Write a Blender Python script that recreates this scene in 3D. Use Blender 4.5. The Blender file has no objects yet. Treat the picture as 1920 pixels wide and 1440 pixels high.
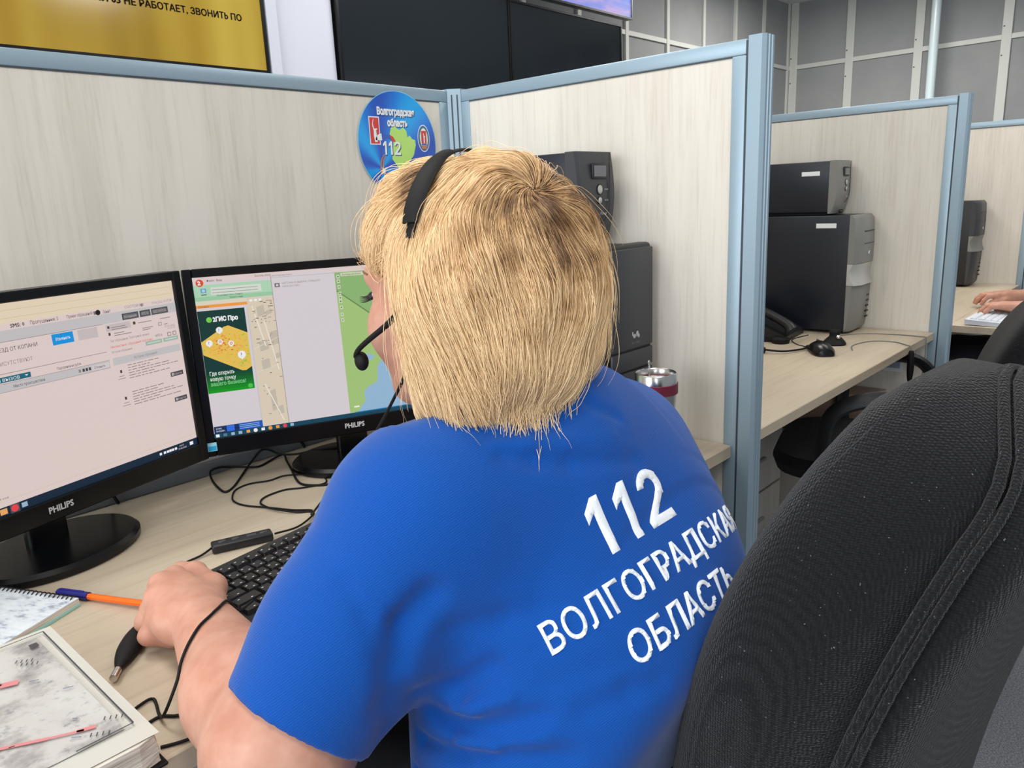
import bpy, bmesh, math, random
import numpy as np
from mathutils import Vector, Matrix
from mathutils.bvhtree import BVHTree
random.seed(7); RNG = np.random.default_rng(7)
SC = bpy.context.scene; COL = SC.collection
PI = math.pi

# ------------------------------------------------------------------ camera
FPX = 1436.78                                  # focal length in pixels of a 1920 px wide frame
YAW, PITCH, ROLL = 0.82564, 0.23675, 0.04332
CAM = Vector((-1.32069, -1.36288, 1.23063))
fwd = Vector((math.sin(YAW)*math.cos(PITCH), math.cos(YAW)*math.cos(PITCH), -math.sin(PITCH)))
r0 = Vector((math.cos(YAW), -math.sin(YAW), 0)); d0 = fwd.cross(r0)
rt = math.cos(ROLL)*r0 + math.sin(ROLL)*d0; dn = -math.sin(ROLL)*r0 + math.cos(ROLL)*d0
cam = bpy.data.cameras.new('camera'); cam.sensor_width = 36; cam.lens = 36*FPX/1920; cam.clip_start = .02
co = bpy.data.objects.new('camera', cam); COL.objects.link(co)
co.matrix_world = Matrix(((rt.x, -dn.x, -fwd.x, CAM.x), (rt.y, -dn.y, -fwd.y, CAM.y), (rt.z, -dn.z, -fwd.z, CAM.z), (0, 0, 0, 1)))
SC.camera = co

# ------------------------------------------------------------------ world, lights, exposure
SC.view_settings.view_transform = 'Standard'; SC.view_settings.look = 'None'
SC.view_settings.gamma = 1; SC.view_settings.use_curve_mapping = False; SC.view_settings.exposure = 0.0
w = bpy.data.worlds.new('world'); SC.world = w; w.use_nodes = True
w.node_tree.nodes['Background'].inputs[0].default_value = (.86, .93, 1, 1)
w.node_tree.nodes['Background'].inputs[1].default_value = .38
def area(name, loc, rot, sx, sy, power, col):
    l = bpy.data.lights.new(name, 'AREA'); l.shape = 'RECTANGLE'; l.size = sx; l.size_y = sy; l.energy = power; l.color = col
    o = bpy.data.objects.new(name, l); COL.objects.link(o); o.location = loc; o.rotation_euler = rot; return o
area('window_daylight', (-4.2, -1.6, 1.75), (0, math.radians(-90), 0), 2.2, 4.6, 150, (.93, .97, 1))
for i, (x, y) in enumerate(((-1.2, -2.0), (-1.2, .55), (1.6, -2.0), (1.6, .9), (2.7, -.2), (5.6, .9))):
    area('ceiling_lamp', (x, y, 3.12), (0, 0, 0), .6, 1.2, 30 if x < 3 else 92, (1, .965, .91))

# ------------------------------------------------------------------ materials
def s2l(c): return tuple((v/255/12.92 if v/255 <= .04045 else ((v/255+.055)/1.055)**2.4) for v in c)
MATS = {}
def mat(name, rgb, rough=.5, metal=0., spec=.5, emit=None, es=1., coat=0., sheen=0., trans=0., sss=0.):
    if name in MATS: return MATS[name]
    m = bpy.data.materials.new(name); m.use_nodes = True; MATS[name] = m
    b = m.node_tree.nodes['Principled BSDF']
    b.inputs['Base Color'].default_value = (*s2l(rgb), 1); b.inputs['Roughness'].default_value = rough
    b.inputs['Metallic'].default_value = metal; b.inputs['Specular IOR Level'].default_value = spec
    b.inputs['Coat Weight'].default_value = coat; b.inputs['Sheen Weight'].default_value = sheen
    b.inputs['Transmission Weight'].default_value = trans
    if sss:
        b.inputs['Subsurface Weight'].default_value = sss; b.inputs['Subsurface Radius'].default_value = (.012, .005, .003); b.inputs['Subsurface Scale'].default_value = .6
    if emit is not None:
        b.inputs['Emission Color'].default_value = (*s2l(emit), 1); b.inputs['Emission Strength'].default_value = es
    return m
def nt(m): return m.node_tree, m.node_tree.nodes, m.node_tree.links, m.node_tree.nodes['Principled BSDF']
def texnoise(m, scale=(1, 1, 1), nscale=5., detail=3., rough=.55, coord='Object'):
    t, n, l, b = nt(m)
    tc = n.new('ShaderNodeTexCoord'); mp = n.new('ShaderNodeMapping'); mp.inputs['Scale'].default_value = scale
    no = n.new('ShaderNodeTexNoise'); no.inputs['Scale'].default_value = nscale; no.inputs['Detail'].default_value = detail; no.inputs['Roughness'].default_value = rough
    l.new(tc.outputs[coord], mp.inputs[0]); l.new(mp.outputs[0], no.inputs['Vector']); return no
def ramp(m, src, stops):
    t, n, l, b = nt(m); r = n.new('ShaderNodeValToRGB'); e = r.color_ramp.elements
    while len(e) < len(stops): e.new(.5)
    for k, (p, c) in zip(e, stops): k.position = p; k.color = (*s2l(c), 1)
    l.new(src, r.inputs[0]); return r
def bump(m, src, strength=.2, dist=.001):
    t, n, l, b = nt(m); bp = n.new('ShaderNodeBump'); bp.inputs['Strength'].default_value = strength; bp.inputs['Distance'].default_value = dist
    l.new(src, bp.inputs['Height']); l.new(bp.outputs[0], b.inputs['Normal']); return bp
def wood(name, cols, scale, rough=.42):
    m = mat(name, cols[0], rough, spec=.35); t, n, l, b = nt(m)
    a = texnoise(m, scale, 4.5, 6, .62); r1 = ramp(m, a.outputs[0], [(.30, cols[2]), (.47, cols[1]), (.60, cols[0])])
    f = texnoise(m, tuple(4*s for s in scale), 9., 3, .6); r2 = ramp(m, f.outputs[0], [(.30, (243, 242, 240)), (.50, (255, 255, 255))])
    mx = n.new('ShaderNodeMixRGB'); mx.blend_type = 'MULTIPLY'; mx.inputs[0].default_value = .75
    l.new(r1.outputs[0], mx.inputs[1]); l.new(r2.outputs[0], mx.inputs[2]); l.new(mx.outputs[0], b.inputs['Base Color']); return m
WOODV = wood('ash_laminate_upright', ((226, 220, 209), (222, 215, 204), (213, 206, 194)), (3.6, 3.6, .20))
WOODH = wood('ash_laminate_flat', ((196, 183, 162), (190, 176, 155), (179, 164, 143)), (.16, 2.6, 2.6), .38)
ALU = mat('blue_grey_aluminium', (154, 176, 190), .38, .25)
ALUD = mat('groove_shadow_gasket', (60, 68, 74), .6)
BLK = mat('black_plastic', (24, 25, 28), .42)
BLKG = mat('gloss_black_plastic', (8, 9, 11), .26, 0., .35)
BLKM = mat('matte_black_rubber', (10, 10, 12), .65, 0., .3)
CHAR = mat('charcoal_plastic', (58, 60, 65), .45)
NAVY = mat('blue_black_steel', (22, 27, 38), .35)
GREYP = mat('grey_plastic', (128, 128, 124), .45)
SILV = mat('silver_plastic', (190, 190, 186), .35, .3)
WHITE = mat('white_plastic', (236, 238, 240), .4)
STEEL = mat('brushed_steel', (205, 203, 200), .24, 1.)
CHROME = mat('chrome', (230, 230, 232), .08, 1.)
WINE = mat('wine_red_silicone', (112, 28, 52), .5)
LOGO = mat('pale_grey_print', (190, 192, 194), .5)

# ------------------------------------------------------------------ geometry helpers
def box_faces(bm, lo, hi, bev=0., seg=2, M=None, mi=0):
    ret = bmesh.ops.create_cube(bm, size=1); vs = ret['verts']
    c = [(a+b)/2 for a, b in zip(lo, hi)]; s = [abs(b-a) for a, b in zip(lo, hi)]
    for v in vs: v.co = Vector((c[0]+v.co.x*s[0], c[1]+v.co.y*s[1], c[2]+v.co.z*s[2]))
    fs = {f for v in vs for f in v.link_faces}
    if bev > 0:
        es = list({e for v in vs for e in v.link_edges})
        r = bmesh.ops.bevel(bm, geom=es, offset=bev, segments=seg, profile=.5, affect='EDGES')
        fs = set(r['faces']) | {f for f in fs if f.is_valid}
        vs = list({v for f in fs for v in f.verts})
    for f in fs: f.material_index = mi
    if M is not None: bmesh.ops.transform(bm, matrix=M, verts=vs)
    return vs
def loft(bm, rings, close=True, cap=True, mi=0):
    R = [[bm.verts.new(Vector(p)) for p in ring] for ring in rings]; n = len(R[0]); fs = []
    for a, b in zip(R[:-1], R[1:]):
        for i in range(n if close else n-1):
            j = (i+1) % n
            fs.append(bm.faces.new((a[i], a[j], b[j], b[i])))
    if cap: fs.append(bm.faces.new(R[0][::-1])); fs.append(bm.faces.new(R[-1]))
    for f in fs: f.material_index = mi
    return R
def lathe(bm, prof, n=32, M=None, mi=0, cap=True):
    M = M or Matrix()
    rings = [[M @ Vector((r*math.cos(2*PI*k/n), r*math.sin(2*PI*k/n), z)) for k in range(n)] for r, z in prof]
    return loft(bm, rings, True, cap, mi)
def smooth_path(pts, n=8):
    P = [Vector(p) for p in pts]
    if len(P) < 3: return P
    out = []
    for i in range(len(P)-1):
        a = P[i-1] if i else P[0]*2-P[1]; b, c = P[i], P[i+1]; d = P[i+2] if i+2 < len(P) else P[-1]*2-P[-2]
        for k in range(n):
            t = k/n; out.append(.5*((2*b)+(c-a)*t+(2*a-5*b+4*c-d)*t*t+(3*b-a-3*c+d)*t**3))
    return out+[P[-1]]
def tube(bm, pts, r, n=8, smooth=8, mi=0, flat=None):
    P = smooth_path(pts, smooth) if smooth else [Vector(p) for p in pts]
    R = r if callable(r) else (lambda t: r); rings = []; up = None
    for i, p in enumerate(P):
        t = (P[min(i+1, len(P)-1)]-P[max(i-1, 0)]).normalized()
        if up is None: up = t.orthogonal().normalized() if flat is None else Vector(flat[0])
        u = (up-t*up.dot(t)).normalized(); v = t.cross(u); up = u
        rr = R(i/(len(P)-1)); a, b = (rr, rr) if flat is None else (rr*flat[1], rr*flat[2])
        rings.append([p+u*a*math.cos(2*PI*k/n)+v*b*math.sin(2*PI*k/n) for k in range(n)])
    loft(bm, rings, mi=mi)
def prism(bm, poly, y0, y1, plane='XZ', M=None, mi=0):
    f = {'XZ': lambda a, b, c: (a, c, b), 'XY': lambda a, b, c: (a, b, c), 'YZ': lambda a, b, c: (c, a, b)}[plane]
    loft(bm, [[(M @ Vector(f(a, b, y)) if M else Vector(f(a, b, y))) for a, b in poly] for y in (y0, y1)], mi=mi)
def rrect(w, h, r, n=5, cx=0, cy=0):
    out = []
    for sx, sy, a0 in ((1, 1, 0), (-1, 1, 90), (-1, -1, 180), (1, -1, 270)):
        for k in range(n+1):
            a = math.radians(a0+90*k/n); out.append((cx+sx*(w/2-r)+r*math.cos(a), cy+sy*(h/2-r)+r*math.sin(a)))
    return out
def ellip(bm, c, r, M=None, u=20, v=12, mi=0):
    ret = bmesh.ops.create_uvsphere(bm, u_segments=u, v_segments=v, radius=1)
    for q in ret['verts']:
        p = Vector((q.co.x*r[0], q.co.y*r[1], q.co.z*r[2])); p = M @ p if M else p; q.co = p+Vector(c)
        for f in q.link_faces: f.material_index = mi
def text_mesh(body, size, align='LEFT', res=3, off=0.):
    c = bpy.data.curves.new('lettering', 'FONT'); c.body = body.replace('Ь', 'b');   # same letterform, cleaner outline
    c.size = size; c.align_x = align; c.resolution_u = res; c.fill_mode = 'FRONT'
    o = bpy.data.objects.new('lettering', c); COL.objects.link(o)
    dg = bpy.context.evaluated_depsgraph_get(); me = bpy.data.meshes.new_from_object(o.evaluated_get(dg))
    bpy.data.objects.remove(o); bpy.data.curves.remove(c)
    if off:                                     # heavier strokes: push the outline outwards
        b = bmesh.new(); b.from_mesh(me); bmesh.ops.remove_doubles(b, verts=b.verts[:], dist=1e-6); mv = {}
        for e in b.edges:
            if len(e.link_faces) == 1:
                f = e.link_faces[0]; d = (e.verts[1].co-e.verts[0].co); n = Vector((d.y, -d.x, 0))
                if n.length < 1e-9: continue
                n.normalize()
                if n.dot(f.calc_center_median()-e.verts[0].co) > 0: n = -n
                for v in e.verts: mv.setdefault(v, []).append(n)
        for v, ns in mv.items():
            m = sum(ns, Vector()); 
            if m.length > .3: m.normalize(); v.co += m*off/max(.6, m.dot(ns[0]))
        b.to_mesh(me); b.free()
    return me
def add_text(bm, body, size, M, mi=0, align='LEFT', width=None, res=2, off=0.):
    me = text_mesh(body, size, align, res, off); V = [v.co.copy() for v in me.vertices]
    if width and V:
        x0 = min(v.x for v in V); x1 = max(v.x for v in V); k = width/(x1-x0)
        for v in V: v.x = (v.x-(x0 if align == 'LEFT' else 0))*k
    vs = [bm.verts.new(M @ v) for v in V]
    for p in me.polygons:
        try: bm.faces.new([vs[i] for i in p.vertices]).material_index = mi
        except ValueError: pass
    bpy.data.meshes.remove(me)
ONE = [(.19, 0), (.37, 0), (.37, 1.), (.22, 1.), (.02, .80), (.02, .60), (.19, .74)]
_arc = lambda r, a0, a1, n: [(.32+r*math.cos(math.radians(a0+(a1-a0)*k/n)), .68+r*math.sin(math.radians(a0+(a1-a0)*k/n))) for k in range(n+1)]
TWO = _arc(.32, 175, -38, 14)+[(.27, .17), (.64, .17), (.64, 0), (0, 0), (0, .13)]+_arc(.15, -38, 175, 10)
def digits_112(bm, cap, M=None, mi=0, gap=.62):
    for k, g in enumerate((ONE, ONE, TWO)):
        vs = [bm.verts.new((M or Matrix()) @ Vector(((x+gap*k)*cap, y*cap, 0))) for x, y in g]
        f = bm.faces.new(vs); f.normal_update(); f.material_index = mi
        r = bmesh.ops.triangulate(bm, faces=[f])
        for q in r['faces']: q.material_index = mi
def obj(name, bm, mats, parent=None, smooth=True, loc=None, angle=35):
    if isinstance(bm, bpy.types.Mesh): me = bm
    else:
        bmesh.ops.recalc_face_normals(bm, faces=bm.faces[:]) if not getattr(bm, '_raw', False) else None
        me = bpy.data.meshes.new(name); bm.to_mesh(me); bm.free()
    for m in (mats if isinstance(mats, (list, tuple)) else [mats]): me.materials.append(m)
    if smooth:
        me.polygons.foreach_set('use_smooth', [True]*len(me.polygons))
        try: me.set_sharp_from_angle(angle=math.radians(angle))
        except Exception: pass
    o = bpy.data.objects.new(name, me); COL.objects.link(o)
    if parent is not None: o.parent = parent
    if loc is not None: o.location = loc
    return o
def flat_obj(name, bm, mats, parent=None):      # printed faces: keep their winding
    me = bpy.data.meshes.new(name); bm.to_mesh(me); bm.free()
    for m in (mats if isinstance(mats, (list, tuple)) else [mats]): me.materials.append(m)
    o = bpy.data.objects.new(name, me); COL.objects.link(o); o.parent = parent; return o
def tag(o, label, cat, group=None):
    o['label'] = label; o['category'] = cat; o['kind'] = 'thing'
    if group: o['group'] = group
    return o
def thing(name, label, cat, loc=(0, 0, 0), rz=0., group=None):
    o = bpy.data.objects.new(name, None); o.empty_display_size = .05; COL.objects.link(o); o.location = loc; o.rotation_euler = (0, 0, rz)
    return tag(o, label, cat, group)
def struct(o): o['kind'] = 'structure'; return o
def copy_thing(o, loc, label, rz=None):
    c = o.copy(); COL.objects.link(c); c.location = loc; c['label'] = label
    if rz is not None: c.rotation_euler = (0, 0, rz)
    for ch in list(o.children):
        d = ch.copy(); COL.objects.link(d); d.parent = c
        for g in list(ch.children):
            e = g.copy(); COL.objects.link(e); e.parent = d
    return c
BM = bmesh.new
H, D, L, W = 1.48, .75, .757, 1.422             # panel height, desk height, side panel depth, bay width
YF = -.715                                      # front edge of the desks
# ------------------------------------------------------------------ the room
CARPET = mat('grey_carpet', (104, 107, 113), .95, spec=.1)
cn = texnoise(CARPET, (1, 1, 1), 260, 3, .7); cr = ramp(CARPET, cn.outputs[0], [(.32, (72, 75, 81)), (.55, (112, 115, 121)), (.7, (140, 142, 147))])
CARPET.node_tree.links.new(cr.outputs[0], nt(CARPET)[3].inputs['Base Color']); bump(CARPET, cn.outputs[0], .6, .004)
bm = BM(); box_faces(bm, (-5, -5, -.1), (7.8, 2.6, 0)); struct(obj('floor', bm, CARPET, smooth=False))
CEIL = mat('ceiling_white', (226, 226, 224), .9)
bm = BM(); box_faces(bm, (-5, -5, 3.2), (7.8, 2.6, 3.3)); struct(obj('ceiling', bm, CEIL, smooth=False))
for k, (x, y) in enumerate(((-1.2, -2.0), (-1.2, .55), (1.6, -2.0), (1.6, .9), (2.7, -.2), (5.6, .9))):
    bm = BM()
    for a, b, c, d in ((-.33, -.30, -.63, .63), (.30, .33, -.63, .63), (-.30, .30, -.63, -.60), (-.30, .30, .60, .63)): box_faces(bm, (x+a, y+c, 3.13), (x+b, y+d, 3.2))
    struct(obj('trim_%d' % (k+10), bm, WHITE, smooth=False))
FAB = mat('grey_wall_fabric', (158, 160, 161), .9, spec=.15)
fn = texnoise(FAB, (1, 1, 1), 1.3, 5, .6); fr = ramp(FAB, fn.outputs[0], [(.3, (142, 144, 146)), (.7, (158, 160, 160))]); FAB.node_tree.links.new(fr.outputs[0], nt(FAB)[3].inputs['Base Color'])
BAT = mat('pale_grey_batten', (204, 206, 200), .5)
PAINT = mat('pale_blue_white_paint', (214, 218, 232), .6)
YW, XW = 2.5, 7.70
bm = BM(); box_faces(bm, (-5, YW, 0), (7.8, YW+.1, 3.2)); struct(obj('wall_back', bm, FAB, smooth=False))
bm = BM(); box_faces(bm, (XW, -5, 0), (XW+.1, YW, 3.2)); struct(obj('wall_right', bm, FAB, smooth=False))
bm = BM()
x = XW-.025
while x > 2.6: box_faces(bm, (x-.022, YW-.022, 0), (x+.022, YW, 3.2)); x -= .648
for z in (.93, 2.53): box_faces(bm, (2.6, YW-.018, z-.018), (XW, YW, z+.018))
struct(obj('trim_1', bm, BAT, smooth=False))
bm = BM(); ys = [2.43, 1.82, 1.14, .37, -.33, -1.03, -1.73, -2.4]
for k, y in enumerate(ys): box_faces(bm, (XW-.025, y-.042, 0), (XW, y+.042, 3.2), .004)
for k, y in enumerate(ys):
    for z in (2.36, 2.62, 1.7): box_faces(bm, (XW-.028, y+.02, z), (XW-.024, y+.032, z+.012), mi=1)
for z in (.93, 2.53): box_faces(bm, (XW-.02, -5, z-.022), (XW, YW, z+.022))
struct(obj('trim_2', bm, [BAT, CHAR], smooth=False))
bm = BM(); lathe(bm, [(.042, 0), (.042, 3.2)], 24, Matrix.Translation((7.42, .93, 0)))
tag(obj('pipe', bm, mat('pale_glossy_pipe', (206, 222, 226), .25)), 'pale glossy vertical pipe before the grey battened wall', 'pipe')

# ------------------------------------------------------------------ screens on the far video wall
TY = 1.90
GLASS = mat('dark_screen_glass', (30, 36, 42), .09, spec=.6)
GOLD = mat('gold_screen', (60, 48, 10), .12, emit=(164, 132, 44), es=1.)
t_, n_, l_, b_ = nt(GOLD)
gn = texnoise(GOLD, (1.6, 1, .15), 1.7, 2, .5); gr = ramp(GOLD, gn.outputs[0], [(.35, (128, 97, 28)), (.5, (164, 134, 46)), (.66, (190, 164, 70))]); l_.new(gr.outputs[0], b_.inputs['Emission Color'])
INK = mat('dark_brown_letters', (30, 24, 12), .5, emit=(38, 30, 12), es=.6)
def wall_screen(name, label, x0, x1, z0, z1, m, y=TY, bez=.012, dep=.05):
    t = thing(name, label, 'screen', ((x0+x1)/2, y, z0)); c = (x0+x1)/2
    bm = BM(); hw = (x1-x0)/2; h = z1-z0
    for lo, hi in (((-hw, 0, 0), (-hw+bez, dep, h)), ((hw-bez, 0, 0), (hw, dep, h)), ((-hw+bez, 0, 0), (hw-bez, dep, bez)), ((-hw+bez, 0, h-bez), (hw-bez, dep, h))): box_faces(bm, lo, hi)
    box_faces(bm, (-hw+bez, .02, bez), (hw-bez, dep, h-bez)); obj('bezel', bm, BLKG, t, False)
    bm = BM(); box_faces(bm, (-hw+bez, .006, bez), (hw-bez, .0195, h-bez)); obj('display', bm, m, t, False)
    return t
t = wall_screen('wall_screen', 'wall screen glowing gold with a dark line of capital letters', -.76, .700, 1.825, 2.62, GOLD)
bm = BM()
for dx, dz in ((0, 0), (.0016, 0), (-.0016, 0), (0, .0012), (0, -.0012)): add_text(bm, 'ЕСЛИ 05 НЕ РАБОТАЕТ, ЗВОНИТЬ ПО', .036, Matrix.Translation((.622+dx, .0035, .205+dz)) @ Matrix.Rotation(PI/2, 4, 'X'), 0, 'RIGHT')
flat_obj('lettering', bm, INK, t)
bm = BM(); box_faces(bm, (.712, TY+.0, 1.2), (.765, TY+.06, 2.9)); box_faces(bm, (.765, TY+.03, 1.2), (1.085, TY+.06, 2.9)); 
struct(obj('trim_3', bm, PAINT, smooth=False))
wall_screen('wall_screen', 'switched-off black wall screen beside the pale upright panel', 1.096, 2.333, 1.50, 2.395, GLASS)
wall_screen('wall_screen', 'switched-off black wall screen under the lit blue screen', 2.337, 3.50, 1.50, 2.372, GLASS)
BLUE = mat('blue_broadcast_screen', (10, 10, 20), .5, emit=(120, 128, 215), es=1.)
bn = texnoise(BLUE, (.9, 1, 4.), 2.4, 3, .55); br = ramp(BLUE, bn.outputs[0], [(.34, (74, 122, 214)), (.46, (128, 134, 216)), (.56, (176, 150, 206)), (.68, (80, 140, 222))]); BLUE.node_tree.links.new(br.outputs[0], nt(BLUE)[3].inputs['Emission Color'])
t = wall_screen('wall_screen', 'lit blue and violet wall screen mounted above the black screens', 2.20, 3.56, 2.405, 3.17, BLUE, TY-.05)
bm = BM(); box_faces(bm, (.41, -.001, .10), (.47, .005, .6)); ellip(bm, (.44, .002, .19), (.05, .003, .05)); obj('dark_silhouette', bm, mat('dark_figure', (34, 28, 36), .5, emit=(52, 40, 44), es=.6), t)
bm = BM(); digits_112(bm, .075, Matrix.Translation((.50, .003, .13)) @ Matrix.Rotation(PI/2, 4, 'X')); flat_obj('screen_digits', bm, mat('pale_screen_digits', (180, 180, 210), .5, emit=(190, 190, 214), es=.9), t)

# ------------------------------------------------------------------ office partitions
T = .042
def panel(name, label, x0, x1, y0, y1, axis):
    """axis 'X': a run along X (back panel); 'Y': a side panel along Y."""
    t = thing(name, label, 'partition', ((x0+x1)/2, (y0+y1)/2, 0)); hx, hy = (x1-x0)/2, (y1-y0)/2
    bm = BM(); s = .026
    if axis == 'X': box_faces(bm, (-hx+s, -hy+.002, .06), (hx-s, hy-.002, H-s))
    else: box_faces(bm, (-hx+.002, -hy+s, .06), (hx-.002, hy-s, H-s))
    obj('board', bm, WOODV, t, False)
    bm = BM(); q = .0005; box_faces(bm, (-hx+s, -hy+q, H-s-.0022), (hx-s, hy-q, H-s-.0003)) if axis == 'X' else box_faces(bm, (-hx+q, -hy+s, H-s-.0022), (hx-q, hy-s, H-s-.0003)); obj('rail_gasket', bm, ALUD, t, False)
    bm = BM(); box_faces(bm, (-hx, -hy, H-s), (hx, hy, H), .003); obj('top_rail', bm, ALU, t)
    bm = BM(); box_faces(bm, (-hx, -hy, .0), (hx, hy, .06), .003); obj('bottom_rail', bm, ALU, t)
    for k in (-1, 1):
        bm = BM()
        if axis == 'X': a = (hx-s)*k; box_faces(bm, (min(a, hx*k), -hy, .06), (max(a, hx*k), hy, H-s), .002)
        else: a = (hy-s)*k; box_faces(bm, (-hx, min(a, hy*k), .06), (hx, max(a, hy*k), H-s), .002)
        obj('stile', bm, ALU, t)
    if axis == 'Y':     # end post with a groove on each face and a rounded nose
        e = -hy
        bm = BM(); box_faces(bm, (-hx+.001, e-.004, 0), (hx-.001, e, H-.003)); obj('gasket', bm, ALUD, t, False)
        bm = BM(); poly = [(-hx, e-.004), (-hx, e-.028), (-hx+.006, e-.034), (-hx+.012, e-.034), (-hx+.013, e-.032), (-hx+.017, e-.032), (-hx+.018, e-.034), (hx-.018, e-.034), (hx-.017, e-.032), (hx-.013, e-.032), (hx-.012, e-.034), (hx-.006, e-.034), (hx, e-.028), (hx, e-.004)]
        prism(bm, poly, 0, H+.004, 'XY'); obj('end_post', bm, ALU, t, True)
    return t
def corner_post(x, label):
    t = thing('corner_upright', label, 'post', (x, .02, 0))
    bm = BM(); prism(bm, [(-.022, -.020), (-.0, -.042), (T, -.042), (T+.022, -.02), (T+.022, .022), (-.022, .022)], 0, H+.003, 'XY'); obj('post_core', bm, ALU, t, False)
    bm = BM()
    for a, b in (((-.0165, -.0265), (-.0145, -.0285)), ((-.0075, -.0355), (-.0055, -.0375))):
        prism(bm, [(a[0]-.0006, a[1]-.0006), (b[0]-.0006, b[1]-.0006), (b[0]+.002, b[1]+.002), (a[0]+.002, a[1]+.002)], .02, H-.01, 'XY')
    obj('gasket', bm, ALUD, t, False)
E_ = .022
panel('office_partition', 'long pale ash partition panel behind the two monitors', -2.3, -E_, 0, T, 'X')
panel('office_partition', 'pale ash back partition of the second desk bay', T+E_, W-E_, 0, T, 'X')
panel('office_partition', 'pale ash back partition of the third desk bay', W+T+E_, 2*W-E_, 0, T, 'X')
panel('office_partition', 'large pale ash side panel behind the steel tumbler and the first computer tower', 0, T, -L+.034, -E_, 'Y')
panel('office_partition', 'pale ash side panel behind the second tower with the silver front', W, W+T, -L+.034, -E_, 'Y')
panel('office_partition', 'pale ash side panel farthest off, behind the typing hands', 2*W, 2*W+T, -L+.034, -E_, 'Y')
corner_post(0, 'blue grey corner post beside the round blue sticker')
corner_post(W, 'blue grey corner post at the back of the second desk bay')
corner_post(2*W, 'blue grey corner post at the back of the third desk bay')
# ------------------------------------------------------------------ desks
def desk(x0, x1, label):
    c = (x0+x1)/2; h = (x1-x0)/2; t = thing('desk', label, 'desk', (c, YF/2, 0))
    y0, y1 = YF/2, -.016-YF/2
    bm = BM(); box_faces(bm, (-h, y0, D-.025), (h, y1, D), .0015, 1); obj('desktop', bm, WOODH, t, False)
    for k in (-1, 1):
        bm = BM(); a = (h-.03)*k; b = (h-.055)*k; box_faces(bm, (min(a, b), y0+.045, 0), (max(a, b), y1-.04, D-.0255), .001, 1); obj('side_leg', bm, WOODV, t, False)
    bm = BM(); box_faces(bm, (-h+.056, y1-.12, .35), (h-.056, y1-.10, D-.0255)); obj('modesty_board', bm, WOODV, t, False)
    return t
desk(-2.2, -.002, 'pale ash desk under the two monitors in the first bay')
desk(T+.002, W-.002, 'pale ash desk carrying the mouse and silver-fronted tower')
t = desk(W+T+.002, 2*W-.002, 'pale ash desk in the farthest bay under the typing hands')
bm = BM(); box_faces(bm, (1.590-2.1535, -.925-YF/2, D-.025), (2.10-2.1535, YF-.0005-YF/2, D), .0015, 1); obj('front_extension', bm, WOODH, t, False)
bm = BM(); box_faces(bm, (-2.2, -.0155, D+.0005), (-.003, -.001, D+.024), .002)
tag(obj('shade_strip', bm, mat('shadow_grey', (110, 116, 120), .5)), 'strip painted shadow grey along the desk back below the monitors', 'strip')  # strip added for the grey shadow band behind the desk; shade in its colour

# ------------------------------------------------------------------ monitors
def em(name, rgb, k=1.): return mat('lit_'+name, (8, 8, 8), .35, spec=.3, emit=rgb, es=k)
class Canvas:
    """A lit display: flat coloured shapes laid out in millimetre layers on one screen; u to the right, v down, 0..1."""
    def __init__(s, w, h, x0, ztop, y): s.bm = BM(); s.w, s.h, s.x0, s.z, s.y = w, h, x0, ztop, y; s.m = []; s.lay = 0
    def mi(s, m):
        if m not in s.m: s.m.append(m)
        return s.m.index(m)
    def P(s, u, v, k): return Vector((s.x0+u*s.w, s.y-.0002*k, s.z-v*s.h))
    def poly(s, pts, m, k=1):
        f = s.bm.faces.new([s.bm.verts.new(s.P(u, v, k)) for u, v in pts]); f.normal_update()
        if f.normal.y > 0: f.normal_flip()
        f.material_index = s.mi(m)
    def rect(s, u0, v0, u1, v1, m, k=1): s.poly([(u0, v0), (u1, v0), (u1, v1), (u0, v1)], m, k)
    def disc(s, u, v, r, m, k=1, n=20): s.poly([(u+r*math.cos(2*PI*i/n), v+r*s.w/s.h*math.sin(2*PI*i/n)) for i in range(n)], m, k)
    def text(s, u, v, body, hgt, m, k=3, width=None, off=0.):
        add_text(s.bm, body, hgt*s.h, Matrix.Translation(s.P(u, v, k)) @ Matrix.Rotation(PI/2, 4, 'X'), s.mi(m), width=None if width is None else width*s.w, res=1, off=off)
    def done(s, name, parent): return flat_obj(name, s.bm, s.m, parent)
MW, MH, BZ, BT, BB = .53, .325, .0155, .0145, .031
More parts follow.
